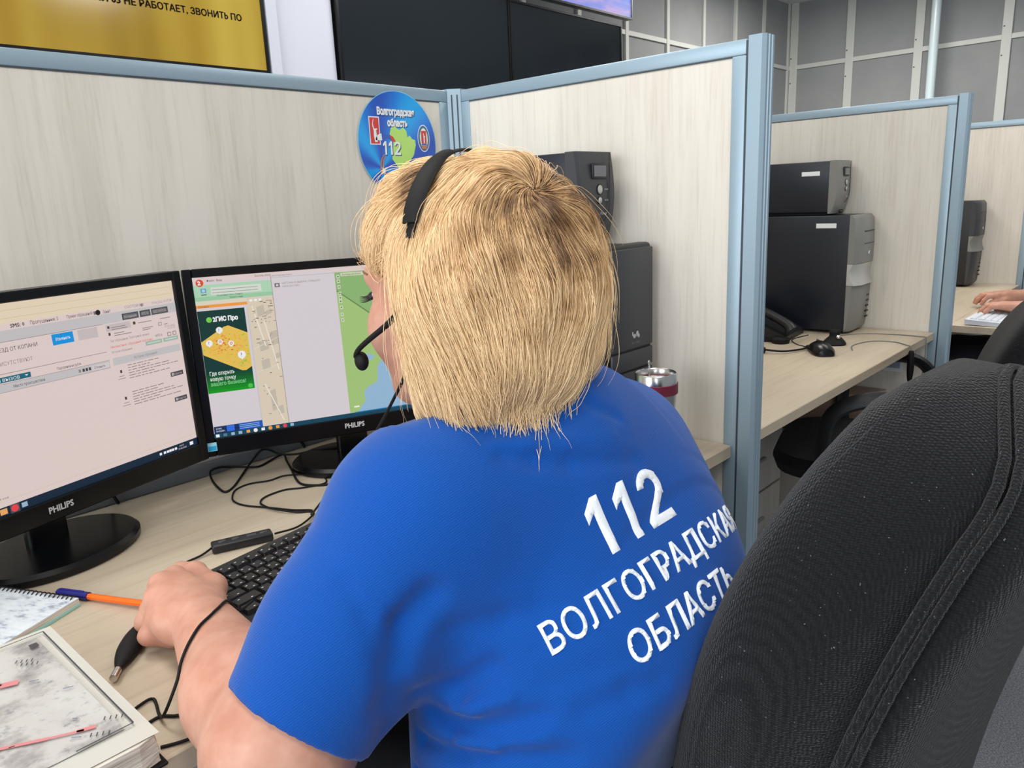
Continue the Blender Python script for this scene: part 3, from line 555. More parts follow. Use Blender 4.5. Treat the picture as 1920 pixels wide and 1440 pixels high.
# ------------------------------------------------------------------ computer towers and power units
def lettering(body, h, M, m, parent, width=None, name='brand_lettering', off=0.):
    bm = BM(); add_text(bm, body, h, M, 0, 'LEFT', width, 2, off); return flat_obj(name, bm, m, parent)
FRONT = Matrix.Rotation(PI/2, 4, 'X')
def ups(label, loc, dep, frontm, sticker):
    t = thing('power_unit', label, 'power supply', loc); hw = .060; h = .168          # local: front at y=0, going +y
    bm = BM(); box_faces(bm, (-hw+.002, .02, .004), (hw-.002, dep, h-.001), .003); obj('body', bm, NAVY, t)
    bm = BM(); n = 12; rings = []
    for k in range(n+1):
        f = k/n; z = h*f; y = -.010*math.sin(PI*(.15+.85*f))+.016*(1-f)**3; x1 = hw
        rings.append([(-x1, .024, z), (-x1, y+.004, z), (-x1+.006, y, z), (x1*.55, y, z), (x1-.006, y+.001, z), (x1, y+.006, z), (x1, .024, z)])
    loft(bm, rings); fp = obj('front_panel', bm, frontm, t, True, None, 30)
    yf = -.0095
    bm = BM(); box_faces(bm, (-.020, yf-.001, .118), (.026, yf+.004, .147), .002); obj('display_frame', bm, BLK, fp)
    bm = BM(); box_faces(bm, (-.016, yf-.0022, .122), (.021, yf, .142)); obj('display', bm, mat('grey_lcd', (112, 112, 118), .25), fp, False)
    for z, r in ((.098, .0085), (.078, .006)):
        bm = BM(); ellip(bm, (.0045, yf+.001, z), (r*1.2, .0012, r*1.25), None, 18, 8, 1); ellip(bm, (.003, yf-.0005, z), (r*.86, .0025, r), None, 18, 8, 0); obj('button', bm, [SILV, BLK], fp)
    for z in (.098, .078): lettering('MUTE' if z < .09 else 'POWER', .0045, Matrix.Translation((.018, yf-.0004, z-.0015)) @ FRONT, LOGO, fp, .011, 'button_lettering')
    lettering('Cyber', .009, Matrix.Translation((-.018, -.0098, .0505)) @ FRONT, mat('red_print', (168, 52, 40), .5), fp, .021); lettering('Power', .009, Matrix.Translation((.004, -.0098, .0505)) @ FRONT, mat('pale_blue_print', (150, 184, 206), .5), fp, .021)
    bm = BM(); tube(bm, [(.034, yf, h-.002), (.034, yf-.0002, .09), (.032, yf+.000, .062), (.022, yf+.003, .042), (.008, yf+.0045, .035)], .0012, 6, 6); obj('accent_groove', bm, BLK, fp)
    bm = BM(); box_faces(bm, (-.022, yf+.0075, .0), (.010, yf+.012, .012), .004); obj('foot_notch', bm, BLK, fp)
    for sx in (-1, 1):
        bm = BM(); box_faces(bm, (sx*.04-.01, .03, -.003), (sx*.04+.01, dep-.02, .005)); obj('foot', bm, BLKM, t, False)
    if sticker:
        bm = BM(); box_faces(bm, (-hw+.0012, .055, .122), (-hw+.0020, .115, .136), .0003, 1); obj('label_sticker', bm, WHITE, t, False)
    return t
def tower(label, loc, kind, sticker=False, w_=.155, h=.385, dep=.40):
    t = thing('computer_tower', label, 'computer', loc); hw = w_/2
    bm = BM(); box_faces(bm, (-hw, .03, .010), (hw, dep, h), .004); obj('case', bm, NAVY if kind != 'plain' else BLK, t)
    if kind == 'slab':
        bm = BM(); box_faces(bm, (-hw, .0, .008), (hw, .032, h+.004), .008, 3); fp = obj('front_panel', bm, BLK, t)
        for z0, z1, nm in ((.190, h-.004, 'drive_door'), (.150, .186, 'port_flap'), (.014, .146, 'lower_panel')):
            bm = BM(); box_faces(bm, (-hw+.012, -.005, z0), (hw-.003, .004, z1), .003, 2); obj(nm, bm, CHAR, fp)
        bm = BM()
        for cx, cz, rx, rz_ in ((-.004, .0, .005, .0042), (.006, .0035, .0045, .0058), (.011, -.001, .003, .004), (-.010, .005, .002, .0045)): ellip(bm, (.012+cx, -.0053, .214+cz), (rx, .0006, rz_), None, 14, 6)
        obj('emblem', bm, LOGO, fp); lettering('IN WIN', .0065, Matrix.Translation((-.001, -.0054, .199)) @ FRONT, mat('dim_print', (120, 122, 126), .5), fp, .026)
    else:
        g = GREYP if kind == 'silver' else CHAR; g2 = SILV if kind == 'silver' else GREYP
        bm = BM(); rings = [[(-hw, .034, z), (-hw, y+.014, z), (-hw+.03, y, z), (hw-.012, y, z), (hw, y+.010, z), (hw, .034, z)] for z, y in ((.008, .022), (.02, .014), (.10, .006), (.16, .004))]
        loft(bm, rings); fp = obj('lower_front', bm, g, t, True, None, 40)
        bm = BM(); rings = [[(-hw-.0005, .034, z), (-hw-.0005, y+.014+.006*math.sin(PI*(z-.16)/.07), z), (-hw+.03, y, z), (hw-.012, y, z), (hw, y+.010, z), (hw, .034, z)] for z, y in ((.161, -.004), (.18, .004), (.205, .008), (.230, .002))]
        loft(bm, rings); obj('port_shelf', bm, g2, t, True, None, 40)
        bm = BM(); rings = [[(-hw, .034, z), (-hw, y+.014, z), (-hw+.03, y, z), (hw-.012, y, z), (hw, y+.010, z), (hw, .034, z)] for z, y in ((.231, .001), (.30, .000), (h-.012, .004), (h, .014))]
        loft(bm, rings); up = obj('upper_front', bm, g, t, True, None, 40)
        bm = BM(); box_faces(bm, (-.03, -.0008, .292), (.058, .002, .294)); box_faces(bm, (-.03, -.0008, .332), (.058, .002, .334)); obj('drive_bay_seams', bm, BLK, up, False)
        bm = BM(); prism(bm, [(.010, .262), (.022, .268), (.017, .255)], -.0016, .0, 'XZ'); obj('emblem', bm, WHITE, up, False)
        for k in range(5):
            bm = BM(); box_faces(bm, (.040, .0045, .045+.018*k), (.062, .0085, .050+.018*k)); obj('vent_slot', bm, BLK, fp, False)
    for sx in (-1, 1):
        for y in (.06, dep-.06):
            bm = BM(); lathe(bm, [(.012, 0), (.012, .0105)], 16, Matrix.Translation((sx*(hw-.025), y, 0))); obj('foot', bm, BLKM, t)
    if sticker:
        bm = BM(); box_faces(bm, (-hw-.0006, .075, .345), (-hw+.0005, .140, .360), .0003, 1); obj('label_sticker', bm, WHITE, t, False)
    return t
tower('black computer tower with a white emblem beside the steel tumbler', (-.0975, -.548, D), 'slab')
ups('charcoal power supply with small screen on the tower behind the head', (-.0935, -.468, D+.393), .30, CHAR, False)
tower('black computer tower with silver grey front in the second bay', (1.325, -.520, D), 'silver', True)
ups('black power supply with a white label atop the silver-fronted tower', (1.334, -.428, D+.390), .30, GREYP, True)
tower('dark narrow computer tower at the farthest panel behind the hands', (2.745, -.560, D), 'plain')

# ------------------------------------------------------------------ second bay: mouse, puck, phone, headset, dongle
t = thing('mouse', 'black computer mouse on the desk in the second bay', 'mouse', (.925, -.535, D), math.radians(-52))
G_ = BM()
def mring(y, w1, h1): return [(w1*math.cos(PI*k/12), y, .002+h1*math.sin(PI*k/12)**.8) for k in range(13)]
loft(G_, [mring(y, w1, h1) for y, w1, h1 in ((-.058, .012, .010), (-.054, .022, .020), (-.04, .029, .029), (-.012, .031, .036), (.02, .029, .033), (.045, .026, .024), (.056, .018, .014), (.058, .010, .008))]); obj('shell', G_, BLKG, t)
bm = BM(); box_faces(bm, (-.003, .018, .030), (.003, .038, .036), .002); obj('scroll_wheel', bm, CHAR, t)
bm = BM(); tube(bm, [(-.0, .058, .006), (-.01, .085, .002), (-.03, .14, .0015), (-.02, .22, .0015), (.05, .29, .0015)], .0015, 6, 6); obj('mouse_cord', bm, BLKM, t)
t = thing('desk_puck', 'small black cone-shaped device with chrome eye on the second desk', 'speaker', (1.075, -.520, D))
bm = BM(); lathe(bm, [(.034, 0), (.035, .004), (.030, .012), (.016, .026), (.015, .030), (.017, .040), (.014, .046), (.0, .047)], 28); obj('body', bm, BLKM, t)
bm = BM(); ellip(bm, (-.012, -.015, .026), (.007, .007, .007)); obj('chrome_eye', bm, CHROME, t)
cable('thin grey cable curving over the front edge of the second desk', [(1.10, -.505, .7515), (1.20, -.48, .7515), (1.29, -.54, .7515), (1.32, -.64, .7515), (1.312, -.708, .7525), (1.309, -.7185, .7515), (1.308, -.721, .738), (1.306, -.722, .70), (1.30, -.722, .66), (1.285, -.722, .63)], .0016, mat('grey_cable', (110, 112, 108), .6))
cable('thin grey cable running from the mouse side to the hanging adapter', [(1.0, -.60, .7515), (1.08, -.575, .7515), (1.17, -.60, .7515), (1.19, -.66, .7515), (1.152, -.707, .7525), (1.146, -.7185, .7515), (1.144, -.723, .744), (1.142, -.723, .735)], .0016, MATS['grey_cable'])
t = thing('plug_adapter', 'black inline adapter hanging off the front edge of the second desk', 'adapter', (1.142, -.724, .735))
bm = BM(); tube(bm, [(0, 0, .004), (0, 0, 0), (.001, 0, -.03), (.002, 0, -.06), (.003, 0, -.085), (.004, 0, -.10)], lambda q: .003+.0068*math.sin(PI*q), 12, 3); obj('adapter_body', bm, BLKM, t)
bm = BM(); tube(bm, [(.004, 0, -.10), (.005, -.002, -.112), (.02, -.004, -.118), (.05, -.002, -.104), (.07, 0, -.13)], .0014, 6, 5); obj('tail_lead', bm, MATS['grey_cable'], t)
t = thing('desk_phone', 'black desk phone with tilted keypad before the silver-fronted tower', 'phone', (1.115, -.285, D), math.radians(6))
bm = BM(); prism(bm, [(-.09, 0), (-.09, .018), (.06, .085), (.095, .10), (.095, 0)], -.10, .10, 'YZ'); obj('body', bm, BLK, t, False)
sl = Matrix.Translation((0, -.09, .018)) @ Matrix.Rotation(math.atan2(.067, .15), 4, 'X')
bm = BM(); box_faces(bm, (-.015, .115, .0005), (.085, .160, .004), .002, 1, sl); obj('display', bm, mat('phone_lcd', (112, 120, 118), .3), t, False)
for r in range(4):
    for c in range(3):
        bm = BM(); box_faces(bm, (.0+.026*c, .015+.022*r, .0), (.018+.026*c, .028+.022*r, .004), .0015, 1, sl); obj('key', bm, CHAR, t, False)
for k, (x, y) in enumerate(((.035, .103), (.062, .103))):
    bm = BM(); box_faces(bm, (x-.009, y-.006, 0), (x+.009, y+.006, .004), .002, 1, sl); obj('function_key', bm, GREYP, t, False)
bm = BM(); tube(bm, [sl @ Vector(p) for p in ((-.07, .0, .022), (-.07, .02, .032), (-.07, .08, .036), (-.07, .14, .032), (-.07, .16, .022))], lambda q: .014+.008*abs(2*q-1)**2, 12, 4); obj('handset', bm, BLK, t)
t = thing('headset', 'black headset lying flat on the second desk beside the mouse', 'headset', (.93, -.345, D))
bm = BM(); tube(bm, [(.085*math.cos(q), .085*math.sin(q)*.8, .006) for q in np.linspace(-.3, PI+.3, 14)], 1., 8, 3, flat=(Vector((0, 0, 1)), .006, .0025)); obj('headband', bm, BLKM, t)
for sx in (-1, 1):
    bm = BM(); lathe(bm, [(.014, 0), (.026, 0), (.028, .006), (.028, .014), (.02, .018), (0, .018)], 22, Matrix.Translation((sx*.088, -.028, .0))); obj('ear_cup', bm, BLKM, t)
bm = BM(); tube(bm, [(-.09, -.04, .012), (-.07, -.10, .008), (-.01, -.13, .006), (.03, -.135, .006)], .003, 8, 5); ellip(bm, (.036, -.135, .007), (.010, .006, .006)); obj('microphone_boom', bm, BLKM, t)

# ------------------------------------------------------------------ things under the second desk
t = thing('drawer_pedestal', 'pale ash drawer pedestal with paper label under the second desk', 'pedestal', (.935, -.13, 0))
bm = BM(); box_faces(bm, (-.19, -.20, .04), (.19, -.015, .68), .002, 1); obj('carcass', bm, WOODV, t, False)
for k in range(3):
    bm = BM(); box_faces(bm, (-.186, -.218, .05+.21*k), (.186, -.2005, .252+.21*k), .0015, 1); dr = obj('drawer', bm, WOODV, t, False)
    bm = BM(); box_faces(bm, (-.05, -.228, .155+.21*k), (.05, -.2185, .165+.21*k), .002); obj('handle', bm, SILV, dr)
bm = BM(); box_faces(bm, (.02, -.2192, .60), (.105, -.2182, .655)); box_faces(bm, (.030, -.2196, .61), (.085, -.2192, .645), mi=1); obj('paper_label', bm, [WHITE, mat('label_print', (160, 172, 196), .6)], t, False)
for sx in (-1, 1):
    for y in (-.16, -.05):
        bm = BM(); lathe(bm, [(.018, 0), (.02, .02), (.012, .04)], 14, Matrix.Translation((sx*.15, y, 0))); obj('caster', bm, BLKM, t)
bm = BM(); box_faces(bm, (-.0006, -.045, -.026), (.0004, .045, .026)); box_faces(bm, (-.0010, -.035, -.014), (-.0006, .030, .010), mi=1)
o = obj('paper_label', bm, [WHITE, MATS['label_print']], smooth=False); o.location = (1.3637, -.60, .645); tag(o, 'white paper label on the desk leg below the hanging adapter', 'label')
t = thing('storage_box', 'large white box under the second desk beneath the brown carton', 'box', (1.293, -.40, 0))
bm = BM(); box_faces(bm, (-.062, -.21, 0), (.062, .22, .375), .004); obj('box_body', bm, mat('off_white_board', (214, 208, 196), .7), t)
bm = BM(); box_faces(bm, (-.066, -.214, .375), (.066, .224, .399), .003); obj('lid', bm, mat('white_blue_lid', (214, 226, 232), .5), t)
t = thing('carton', 'reddish brown carton on the white box under the second desk', 'box', (1.293, -.42, .3995))
bm = BM(); box_faces(bm, (-.060, -.18, 0), (.060, .18, .138), .003); obj('box_body', bm, mat('brown_card', (168, 138, 122), .8), t)
bm = BM(); box_faces(bm, (-.063, -.183, .138), (.063, .183, .158), .002); obj('lid', bm, mat('brown_card_lid', (182, 156, 140), .8), t)

# ------------------------------------------------------------------ round sticker on the back panel
SB = mat('sticker_blue_print', (16, 108, 214), .35, coat=.3); t_, n_, l_, b_ = nt(SB)
sx = n_.new('ShaderNodeTexCoord'); gr = n_.new('ShaderNodeTexGradient'); gr.gradient_type = 'RADIAL'; mp = n_.new('ShaderNodeMapping'); mp.inputs['Location'].default_value = (.045, .028, 0); mp.inputs['Rotation'].default_value = (PI/2, 0, 0)
sp = n_.new('ShaderNodeSeparateXYZ'); cb_ = n_.new('ShaderNodeCombineXYZ'); l_.new(sx.outputs['Object'], sp.inputs[0]); ax = n_.new('ShaderNodeMath'); ax.inputs[1].default_value = .05; az = n_.new('ShaderNodeMath'); az.inputs[1].default_value = .052
l_.new(sp.outputs[0], ax.inputs[0]); l_.new(sp.outputs[2], az.inputs[0]); l_.new(ax.outputs[0], cb_.inputs[0]); l_.new(az.outputs[0], cb_.inputs[1]); l_.new(cb_.outputs[0], gr.inputs[0])
ml = n_.new('ShaderNodeMath'); ml.operation = 'MULTIPLY'; ml.inputs[1].default_value = 2*PI*5; l_.new(gr.outputs['Fac'], ml.inputs[0]); sn_ = n_.new('ShaderNodeMath'); sn_.operation = 'SINE'; l_.new(ml.outputs[0], sn_.inputs[0]); ad_ = n_.new('ShaderNodeMath'); ad_.operation = 'MULTIPLY_ADD'; ad_.inputs[1].default_value = .5; ad_.inputs[2].default_value = .5; l_.new(sn_.outputs[0], ad_.inputs[0])
rr_ = ramp(SB, ad_.outputs[0], [(0, (28, 82, 190)), (.5, (14, 122, 222)), (1, (10, 166, 240))]); l_.new(rr_.outputs[0], b_.inputs['Base Color'])
c = Canvas(1, 1, 0, 0, 0); SR = .1085
def SD(m, *a): return mat('sticker_'+m, *a)
WH_ = mat('sticker_white', (236, 240, 242), .4); LIM = mat('sticker_lime', (186, 230, 120), .4); SRED = mat('sticker_red', (212, 64, 62), .4); SNAV = mat('sticker_navy', (20, 40, 110), .4); SOR = mat('sticker_orange', (196, 130, 96), .4); SGR = mat('sticker_green', (80, 140, 90), .4); SFL = mat('sticker_flag_blue', (58, 96, 190), .4)
def P(x, z): return (x*SR, -z*SR)
def sp_(pts, m, k): c.poly([P(*q) for q in pts], m, k)
def st(x, z, s, h, m, k, wd, off=0.): add_text(c.bm, s, h*SR, Matrix.Translation(c.P(*P(x, z), k)) @ FRONT, c.mi(m), 'LEFT', wd*SR, 3, off)
N = 96
sp_([(1.012*math.cos(2*PI*k/N), 1.012*math.sin(2*PI*k/N)) for k in range(N)], mat('sticker_rim', (150, 214, 240), .4), 2); sp_([(math.cos(2*PI*k/N), math.sin(2*PI*k/N)) for k in range(N)], SB, 3)
for dx, m, k in ((.016, SNAV, 4), (0, WH_, 5)):
    st(-.50+dx, .545-dx, 'Волгоградская', .185, m, k, .96, .0012); st(-.26+dx, .335-dx, 'область', .185, m, k, .53, .0012); digits_112(c.bm, .26*SR, Matrix.Translation(c.P(*P(-.42+dx, -.22-dx), k+3)) @ FRONT, c.mi(m), .56)
sp_([(-.72, .50), (-.46, .50), (-.46, -.03), (-.72, -.03)], WH_, 4); sp_([(-.70, .48), (-.48, .48), (-.48, -.01), (-.70, -.01)], SRED, 5)
sp_([(-.60, .02), (-.535, .02), (-.545, .12), (-.555, .24), (-.525, .26), (-.53, .28), (-.60, .27), (-.625, .36), (-.60, .45), (-.61, .455), (-.645, .35), (-.625, .27), (-.615, .22), (-.62, .14)], WH_, 6)
sp_([(-.14, .02), (-.22, .18), (-.18, .30), (-.06, .33), (-.02, .29), (.05, .27), (.14, .32), (.22, .25), (.24, .13), (.30, .17), (.36, .10), (.44, .08), (.45, -.02), (.38, -.22), (.20, -.40), (-.02, -.50), (-.20, -.30), (-.16, -.12)], LIM, 5)
sp_([(-.42+.16*math.cos(a), .055+.13*math.sin(a)) for a in np.linspace(PI, PI*.52, 8)]+[(-.42+.0, .055)], WH_, 6)
sp_([(-.40, .055+.12), (-.20, .16), (-.14, .12), (-.19, .075), (-.28, .10), (-.40, .09)], SFL, 6); sp_([(-.23, .165), (-.14, .13), (-.08, .04), (-.16, .03), (-.20, .09)], SRED, 7)
EL_ = lambda rx, rz_, m, k: sp_([(.68+rx*math.cos(2*PI*q/40), .12+rz_*math.sin(2*PI*q/40)) for q in range(40)], m, k)
EL_(.165, .27, WH_, 4); EL_(.15, .25, SFL, 5); EL_(.13, .225, SGR, 6); EL_(.105, .20, WH_, 7)
sp_([(.61, .27), (.75, .27), (.75, .02), (.61, .02)], SRED, 8); sp_([(.67, .03), (.70, .03), (.70, .14), (.72, .16), (.69, .17), (.675, .23), (.665, .22), (.67, .14)], WH_, 9); sp_([(.60, -.02), (.76, -.02), (.75, -.09), (.61, -.09)], SOR, 8); sp_([(.61, .015), (.75, .015), (.75, -.015), (.61, -.015)], SFL, 9)
sp_([(-.44+(.085 if k % 2 == 0 else .028)*math.cos(PI*k/8), -.53+(.11 if k % 2 == 0 else .035)*math.sin(PI*k/8)) for k in range(16)], WH_, 7)
for rx, rz_ in ((.11, .25), (.16, .30)):
    pts = [(-.36-rx*math.cos(a), -.50+rz_*math.sin(a)) for a in np.linspace(-.3, PI*.42, 12)]; sp_(pts+[(x+.03, z) for x, z in pts[::-1]], SOR, 6)
sp_([(-.42, -.56), (.1, -.60), (.1, -.63), (-.42, -.60)], SOR, 6)
o = c.done('round_sticker', None); o.location = (-.1775, -.0003, 1.359); tag(o, 'round blue printed sticker on the back partition by the corner', 'sticker')
# ------------------------------------------------------------------ bodies: smooth blends of rounded limbs, polygonised on a grid
def V(*a): return np.array(a,float)
class Grid:
    def __init__(s,xs,ys,zs):
        s.a=[np.asarray(v,np.float32) for v in (xs,ys,zs)]; s.F=np.full([len(v) for v in s.a],.08,np.float32)
    def sub(s,lo,hi):
        sl=tuple(slice(max(0,int(np.searchsorted(v,l))-1),int(np.searchsorted(v,h))+1) for v,l,h in zip(s.a,lo,hi))
        X,Y,Z=np.meshgrid(*[v[q] for v,q in zip(s.a,sl)],indexing='ij',sparse=True)
        return sl,X,Y,Z
    def op(s,d,lo,hi,k=.01,mode='add',pad=.05):
        lo=np.array(lo)-pad;hi=np.array(hi)+pad
        sl,X,Y,Z=s.sub(lo,hi)
        if 0 in s.F[sl].shape: return
        D=d(X,Y,Z); F=s.F[sl]
        if mode=='add':
            h=np.clip(.5+.5*(F-D)/k,0,1) if k>0 else (F>D).astype(np.float32)
            s.F[sl]=F+(D-F)*h-k*h*(1-h)
        elif mode=='cut':
            D=-D
            h=np.clip(.5+.5*(D-F)/k,0,1) if k>0 else (D>F).astype(np.float32)
            s.F[sl]=F+(D-F)*h+k*h*(1-h)
        elif mode=='disp': s.F[sl]=F+D
    def ell(s,c,r,R=None,k=.02,mode='add'):
        c=np.array(c,float);r=np.array(r,float);R=np.eye(3) if R is None else np.array(R,float)
        ext=np.sqrt(((R*r)**2).sum(1))
        def d(X,Y,Z):
            X=X-c[0];Y=Y-c[1];Z=Z-c[2]
            p=[(R[0,i]*X+R[1,i]*Y+R[2,i]*Z) for i in range(3)]
            k0=np.sqrt(sum((p[i]/r[i])**2 for i in range(3)));k1=np.sqrt(sum((p[i]/r[i]**2)**2 for i in range(3)))+1e-9
            return k0*(k0-1)/k1
        s.op(d,c-ext,c+ext,k,mode)
    def cone(s,a,b,ra,rb,k=.02,mode='add',flat=None):
        a=np.array(a,float);b=np.array(b,float);ba=b-a;L2=ba@ba;m=max(ra,rb)
        def d(X,Y,Z):
            X=X-a[0];Y=Y-a[1];Z=Z-a[2]
            t=np.clip((X*ba[0]+Y*ba[1]+Z*ba[2])/L2,0,1)
            return np.sqrt((X-t*ba[0])**2+(Y-t*ba[1])**2+(Z-t*ba[2])**2)-(ra+(rb-ra)*t)
        s.op(d,np.minimum(a,b)-m,np.maximum(a,b)+m,k,mode)
    def chain(s,pts,rs,k=.01,mode='add'):
        for i in range(len(pts)-1): s.cone(pts[i],pts[i+1],rs[i],rs[i+1],k,mode)
    def half(s,p,n,k=.0,lo=None,hi=None):   # remove where (x-p).n>0 inside box
        p=np.array(p,float);n=np.array(n,float);n/=np.linalg.norm(n)
        d=lambda X,Y,Z: -((X-p[0])*n[0]+(Y-p[1])*n[1]+(Z-p[2])*n[2])
        lo=[v[0] for v in s.a] if lo is None else lo;hi=[v[-1] for v in s.a] if hi is None else hi
        s.op(d,lo,hi,k,'cut',0)
    def mesh(s):
        F=s.F;n=F.shape;ins=F<0
        cnt=np.zeros([v-1 for v in n],np.int8)
        cs=[(i,j,k) for i in (0,1) for j in (0,1) for k in (0,1)]
        def c(A,o): return A[o[0]:n[0]-1+o[0],o[1]:n[1]-1+o[1],o[2]:n[2]-1+o[2]]
        for o in cs: cnt+=c(ins,o)
        act=(cnt>0)&(cnt<8); idx=np.full(act.shape,-1,np.int32); I=np.argwhere(act); idx[act]=np.arange(len(I))
        acc=np.zeros((len(I),3),np.float64);num=np.zeros(len(I))
        def co(J): return np.stack([s.a[q][J[:,q]] for q in range(3)],1)
        for ax in range(3):
            for o in cs:
                if o[ax]: continue
                o2=list(o);o2[ax]=1
                A=I+np.array(o);B=I+np.array(o2)
                fa=F[tuple(A.T)];fb=F[tuple(B.T)];m=(fa<0)!=(fb<0)
                t=(fa/np.where(m,fa-fb,1))[m][:,None]
                pa=co(A[m]);acc[m]+=pa+(co(B[m])-pa)*t;num[m]+=1
        vs=acc/num[:,None]; quads=[]
        for ax in range(3):
            u,w=(ax+1)%3,(ax+2)%3
            sl0=[slice(1,-1)]*3;sl1=[slice(1,-1)]*3;sl0[ax]=slice(0,-1);sl1[ax]=slice(1,None)
            a=ins[tuple(sl0)];b=ins[tuple(sl1)]
            for flip in (0,1):
                E=np.argwhere((a&~b) if not flip else (~a&b))
                if not len(E): continue
                off=np.ones(3,int);off[ax]=0;E=E+off
                q=[]
                for du,dw in ((-1,-1),(0,-1),(0,0),(-1,0)):
                    J=E.copy();J[:,u]+=du;J[:,w]+=dw;q.append(idx[tuple(J.T)])
                q=np.stack(q,1)
                if flip: q=q[:,::-1]
                quads.append(q)
        return vs,np.concatenate(quads)
def axisgrid(lo,hi,h,fine=()):
    out=[lo];x=lo
    while x<hi:
        hh=h
        for a,b,f in fine:
            if a<=x<b: hh=min(hh,f)
        x+=hh;out.append(x)
    return np.array(out)
def rotz(a): c,s=math.cos(a),math.sin(a);return np.array([[c,-s,0],[s,c,0],[0,0,1.]])
def rotx(a): c,s=math.cos(a),math.sin(a);return np.array([[1.,0,0],[0,c,-s],[0,s,c]])
def roty(a): c,s=math.cos(a),math.sin(a);return np.array([[c,0,s],[0,1.,0],[-s,0,c]])
# the woman at the desk: faces +Y, leans onto her left forearm
CX=-.745
RT=rotx(math.radians(-40))
def torso(G,o):
    G.ell((CX,-.905,.815),(.180+o,.138+o,.225+o),RT,k=.03)
    G.ell((CX-.005,-.915,.66),(.190+o,.140+o,.19+o),rotx(math.radians(-16)),k=.06)
    G.ell((CX,-.92,.545),(.195+o,.14+o,.11+o),k=.05)
    G.half((CX,-1.035-o,.74),(0,-.93,-.37),.02,(-1.0,-1.3,.45),(-.4,-.9,.90))
    SL=V(-.885,-.855,.945);SR=V(-.60,-.86,.925)
    G.cone((CX-.02,-.86,.965),SL,.075+o,.07+o,k=.08)
    G.cone((CX+.02,-.86,.965),SR,.075+o,.07+o,k=.08)
    G.cone((CX-.02,-.83,1.02),SL,.05+o,.05+o,k=.07)
    G.cone((CX,-.83,1.02),SR,.05+o,.05+o,k=.07)
    G.ell((CX+.09,-.93,.86),(.08+o,.085+o,.11+o),RT,k=.06)
    G.ell((CX-.09,-.80,.845),(.085+o,.08+o,.075+o),k=.05); G.ell((CX+.09,-.80,.845),(.085+o,.08+o,.075+o),k=.05)
SL=V(-.905,-.845,.945);EL=V(-1.054,-.833,.787);WR=V(-.995,-.572,.79)
SR=V(-.575,-.83,.925);ER=V(-.47,-.66,.80);WRR=V(-.625,-.560,.806)

HC=V(-.789,-.810,1.144);RH=rotz(math.radians(9))@rotx(math.radians(-3))@roty(math.radians(0))
def hl(*v): return HC+RH@np.array(v,float)
def head_sdf(G):
    G.ell(hl(0,-.012,.03),(.076,.098,.084),RH,k=.01)
    G.ell(hl(0,.035,-.035),(.060,.060,.072),RH,k=.03)
    for s in (-1,1):
        G.cone(hl(.05*s,.005,-.06),hl(.012*s,.07,-.096),.024,.017,k=.03)
        G.ell(hl(.037*s,.060,-.032),(.027,.025,.027),RH,k=.025)
    G.cone(hl(-.034,.080,.022),hl(.034,.080,.022),.013,.013,k=.02)
    G.cone(hl(0,.088,.01),hl(0,.112,-.034),.008,.0115,k=.012)
    for s in (-1,1):
        G.ell(hl(.011*s,.102,-.037),(.008,.009,.007),RH,k=.008)
        G.ell(hl(.032*s,.094,.000),(.017,.013,.010),RH,k=.010,mode='cut')
    G.ell(hl(0,.085,-.062),(.022,.012,.007),RH,k=.008);G.ell(hl(0,.083,-.073),(.019,.012,.007),RH,k=.008)
    G.ell(hl(0,.076,-.10),(.018,.014,.013),RH,k=.015)
def neck_sdf(G):
    G.chain([V(CX-.005,-.845,.96),V(CX-.015,-.83,1.04),hl(0,-.03,-.05)],[.066,.058,.058],k=.03)
def hair_sdf(G):
    G.ell(hl(.006,-.036,.032),(.0905,.0985,.0905),RH,k=.01)          # crown
    G.ell(hl(-.002,-.066,-.026),(.0895,.0695,.094),RH,k=.04)         # bob back
    for s in (-1,1):
        G.ell(hl(.075*s,-.042,-.042),(.024,.048,.086),RH,k=.03)
    G.ell(hl(.018,.037,.082),(.056,.042,.043),RH,k=.02)  # fringe
    G.ell(hl(-.035,.036,.054),(.031,.034,.038),RH,k=.02)
    G.ell(hl(.05,.052,.055),(.035,.045,.04),RH,k=.02)
    # face opening
    G.ell(hl(0,.108,-.045),(.120,.100,.098),RH,k=.012,mode='cut')
    G.half(hl(0,0,-.112),RH@np.array([.30,0,-1]),.012)
    # band groove
    for i in range(12):
        a0=math.pi*(.17+.66*i/12);a1=math.pi*(.17+.66*(i+1)/12)
        f=lambda a:hl(*band(a,.0))
        G.cone(f(a0),f(a1),.008,.008,k=.012,mode='cut')
def band(a,e):
    return ((.097+e)*math.cos(a),-.016-.004*math.sin(a),.0+(.1295+e)*math.sin(a))
def build_shirt():
    G=Grid(axisgrid(-1.18,-.38,.0045),axisgrid(-1.18,-.6,.0045),axisgrid(.5,1.09,.0045))
    torso(G,.010)
    d=EL-SL
    G.chain([SL,SL+d*.5,SL+d*.92],[.072,.068,.067],k=.045)
    d2=ER-SR
    G.chain([SR,SR+d2*.5,SR+d2*.9],[.062,.068,.07],k=.06)
    G.half(SL+d*.87,d,0,lo=(-1.2,-1,.7),hi=(-.93,-.7,.9))
    G.half((CX,-.86,1.045),(0,.35,1),.006,lo=(-.9,-1,1.0),hi=(-.6,-.7,1.1))
    return G
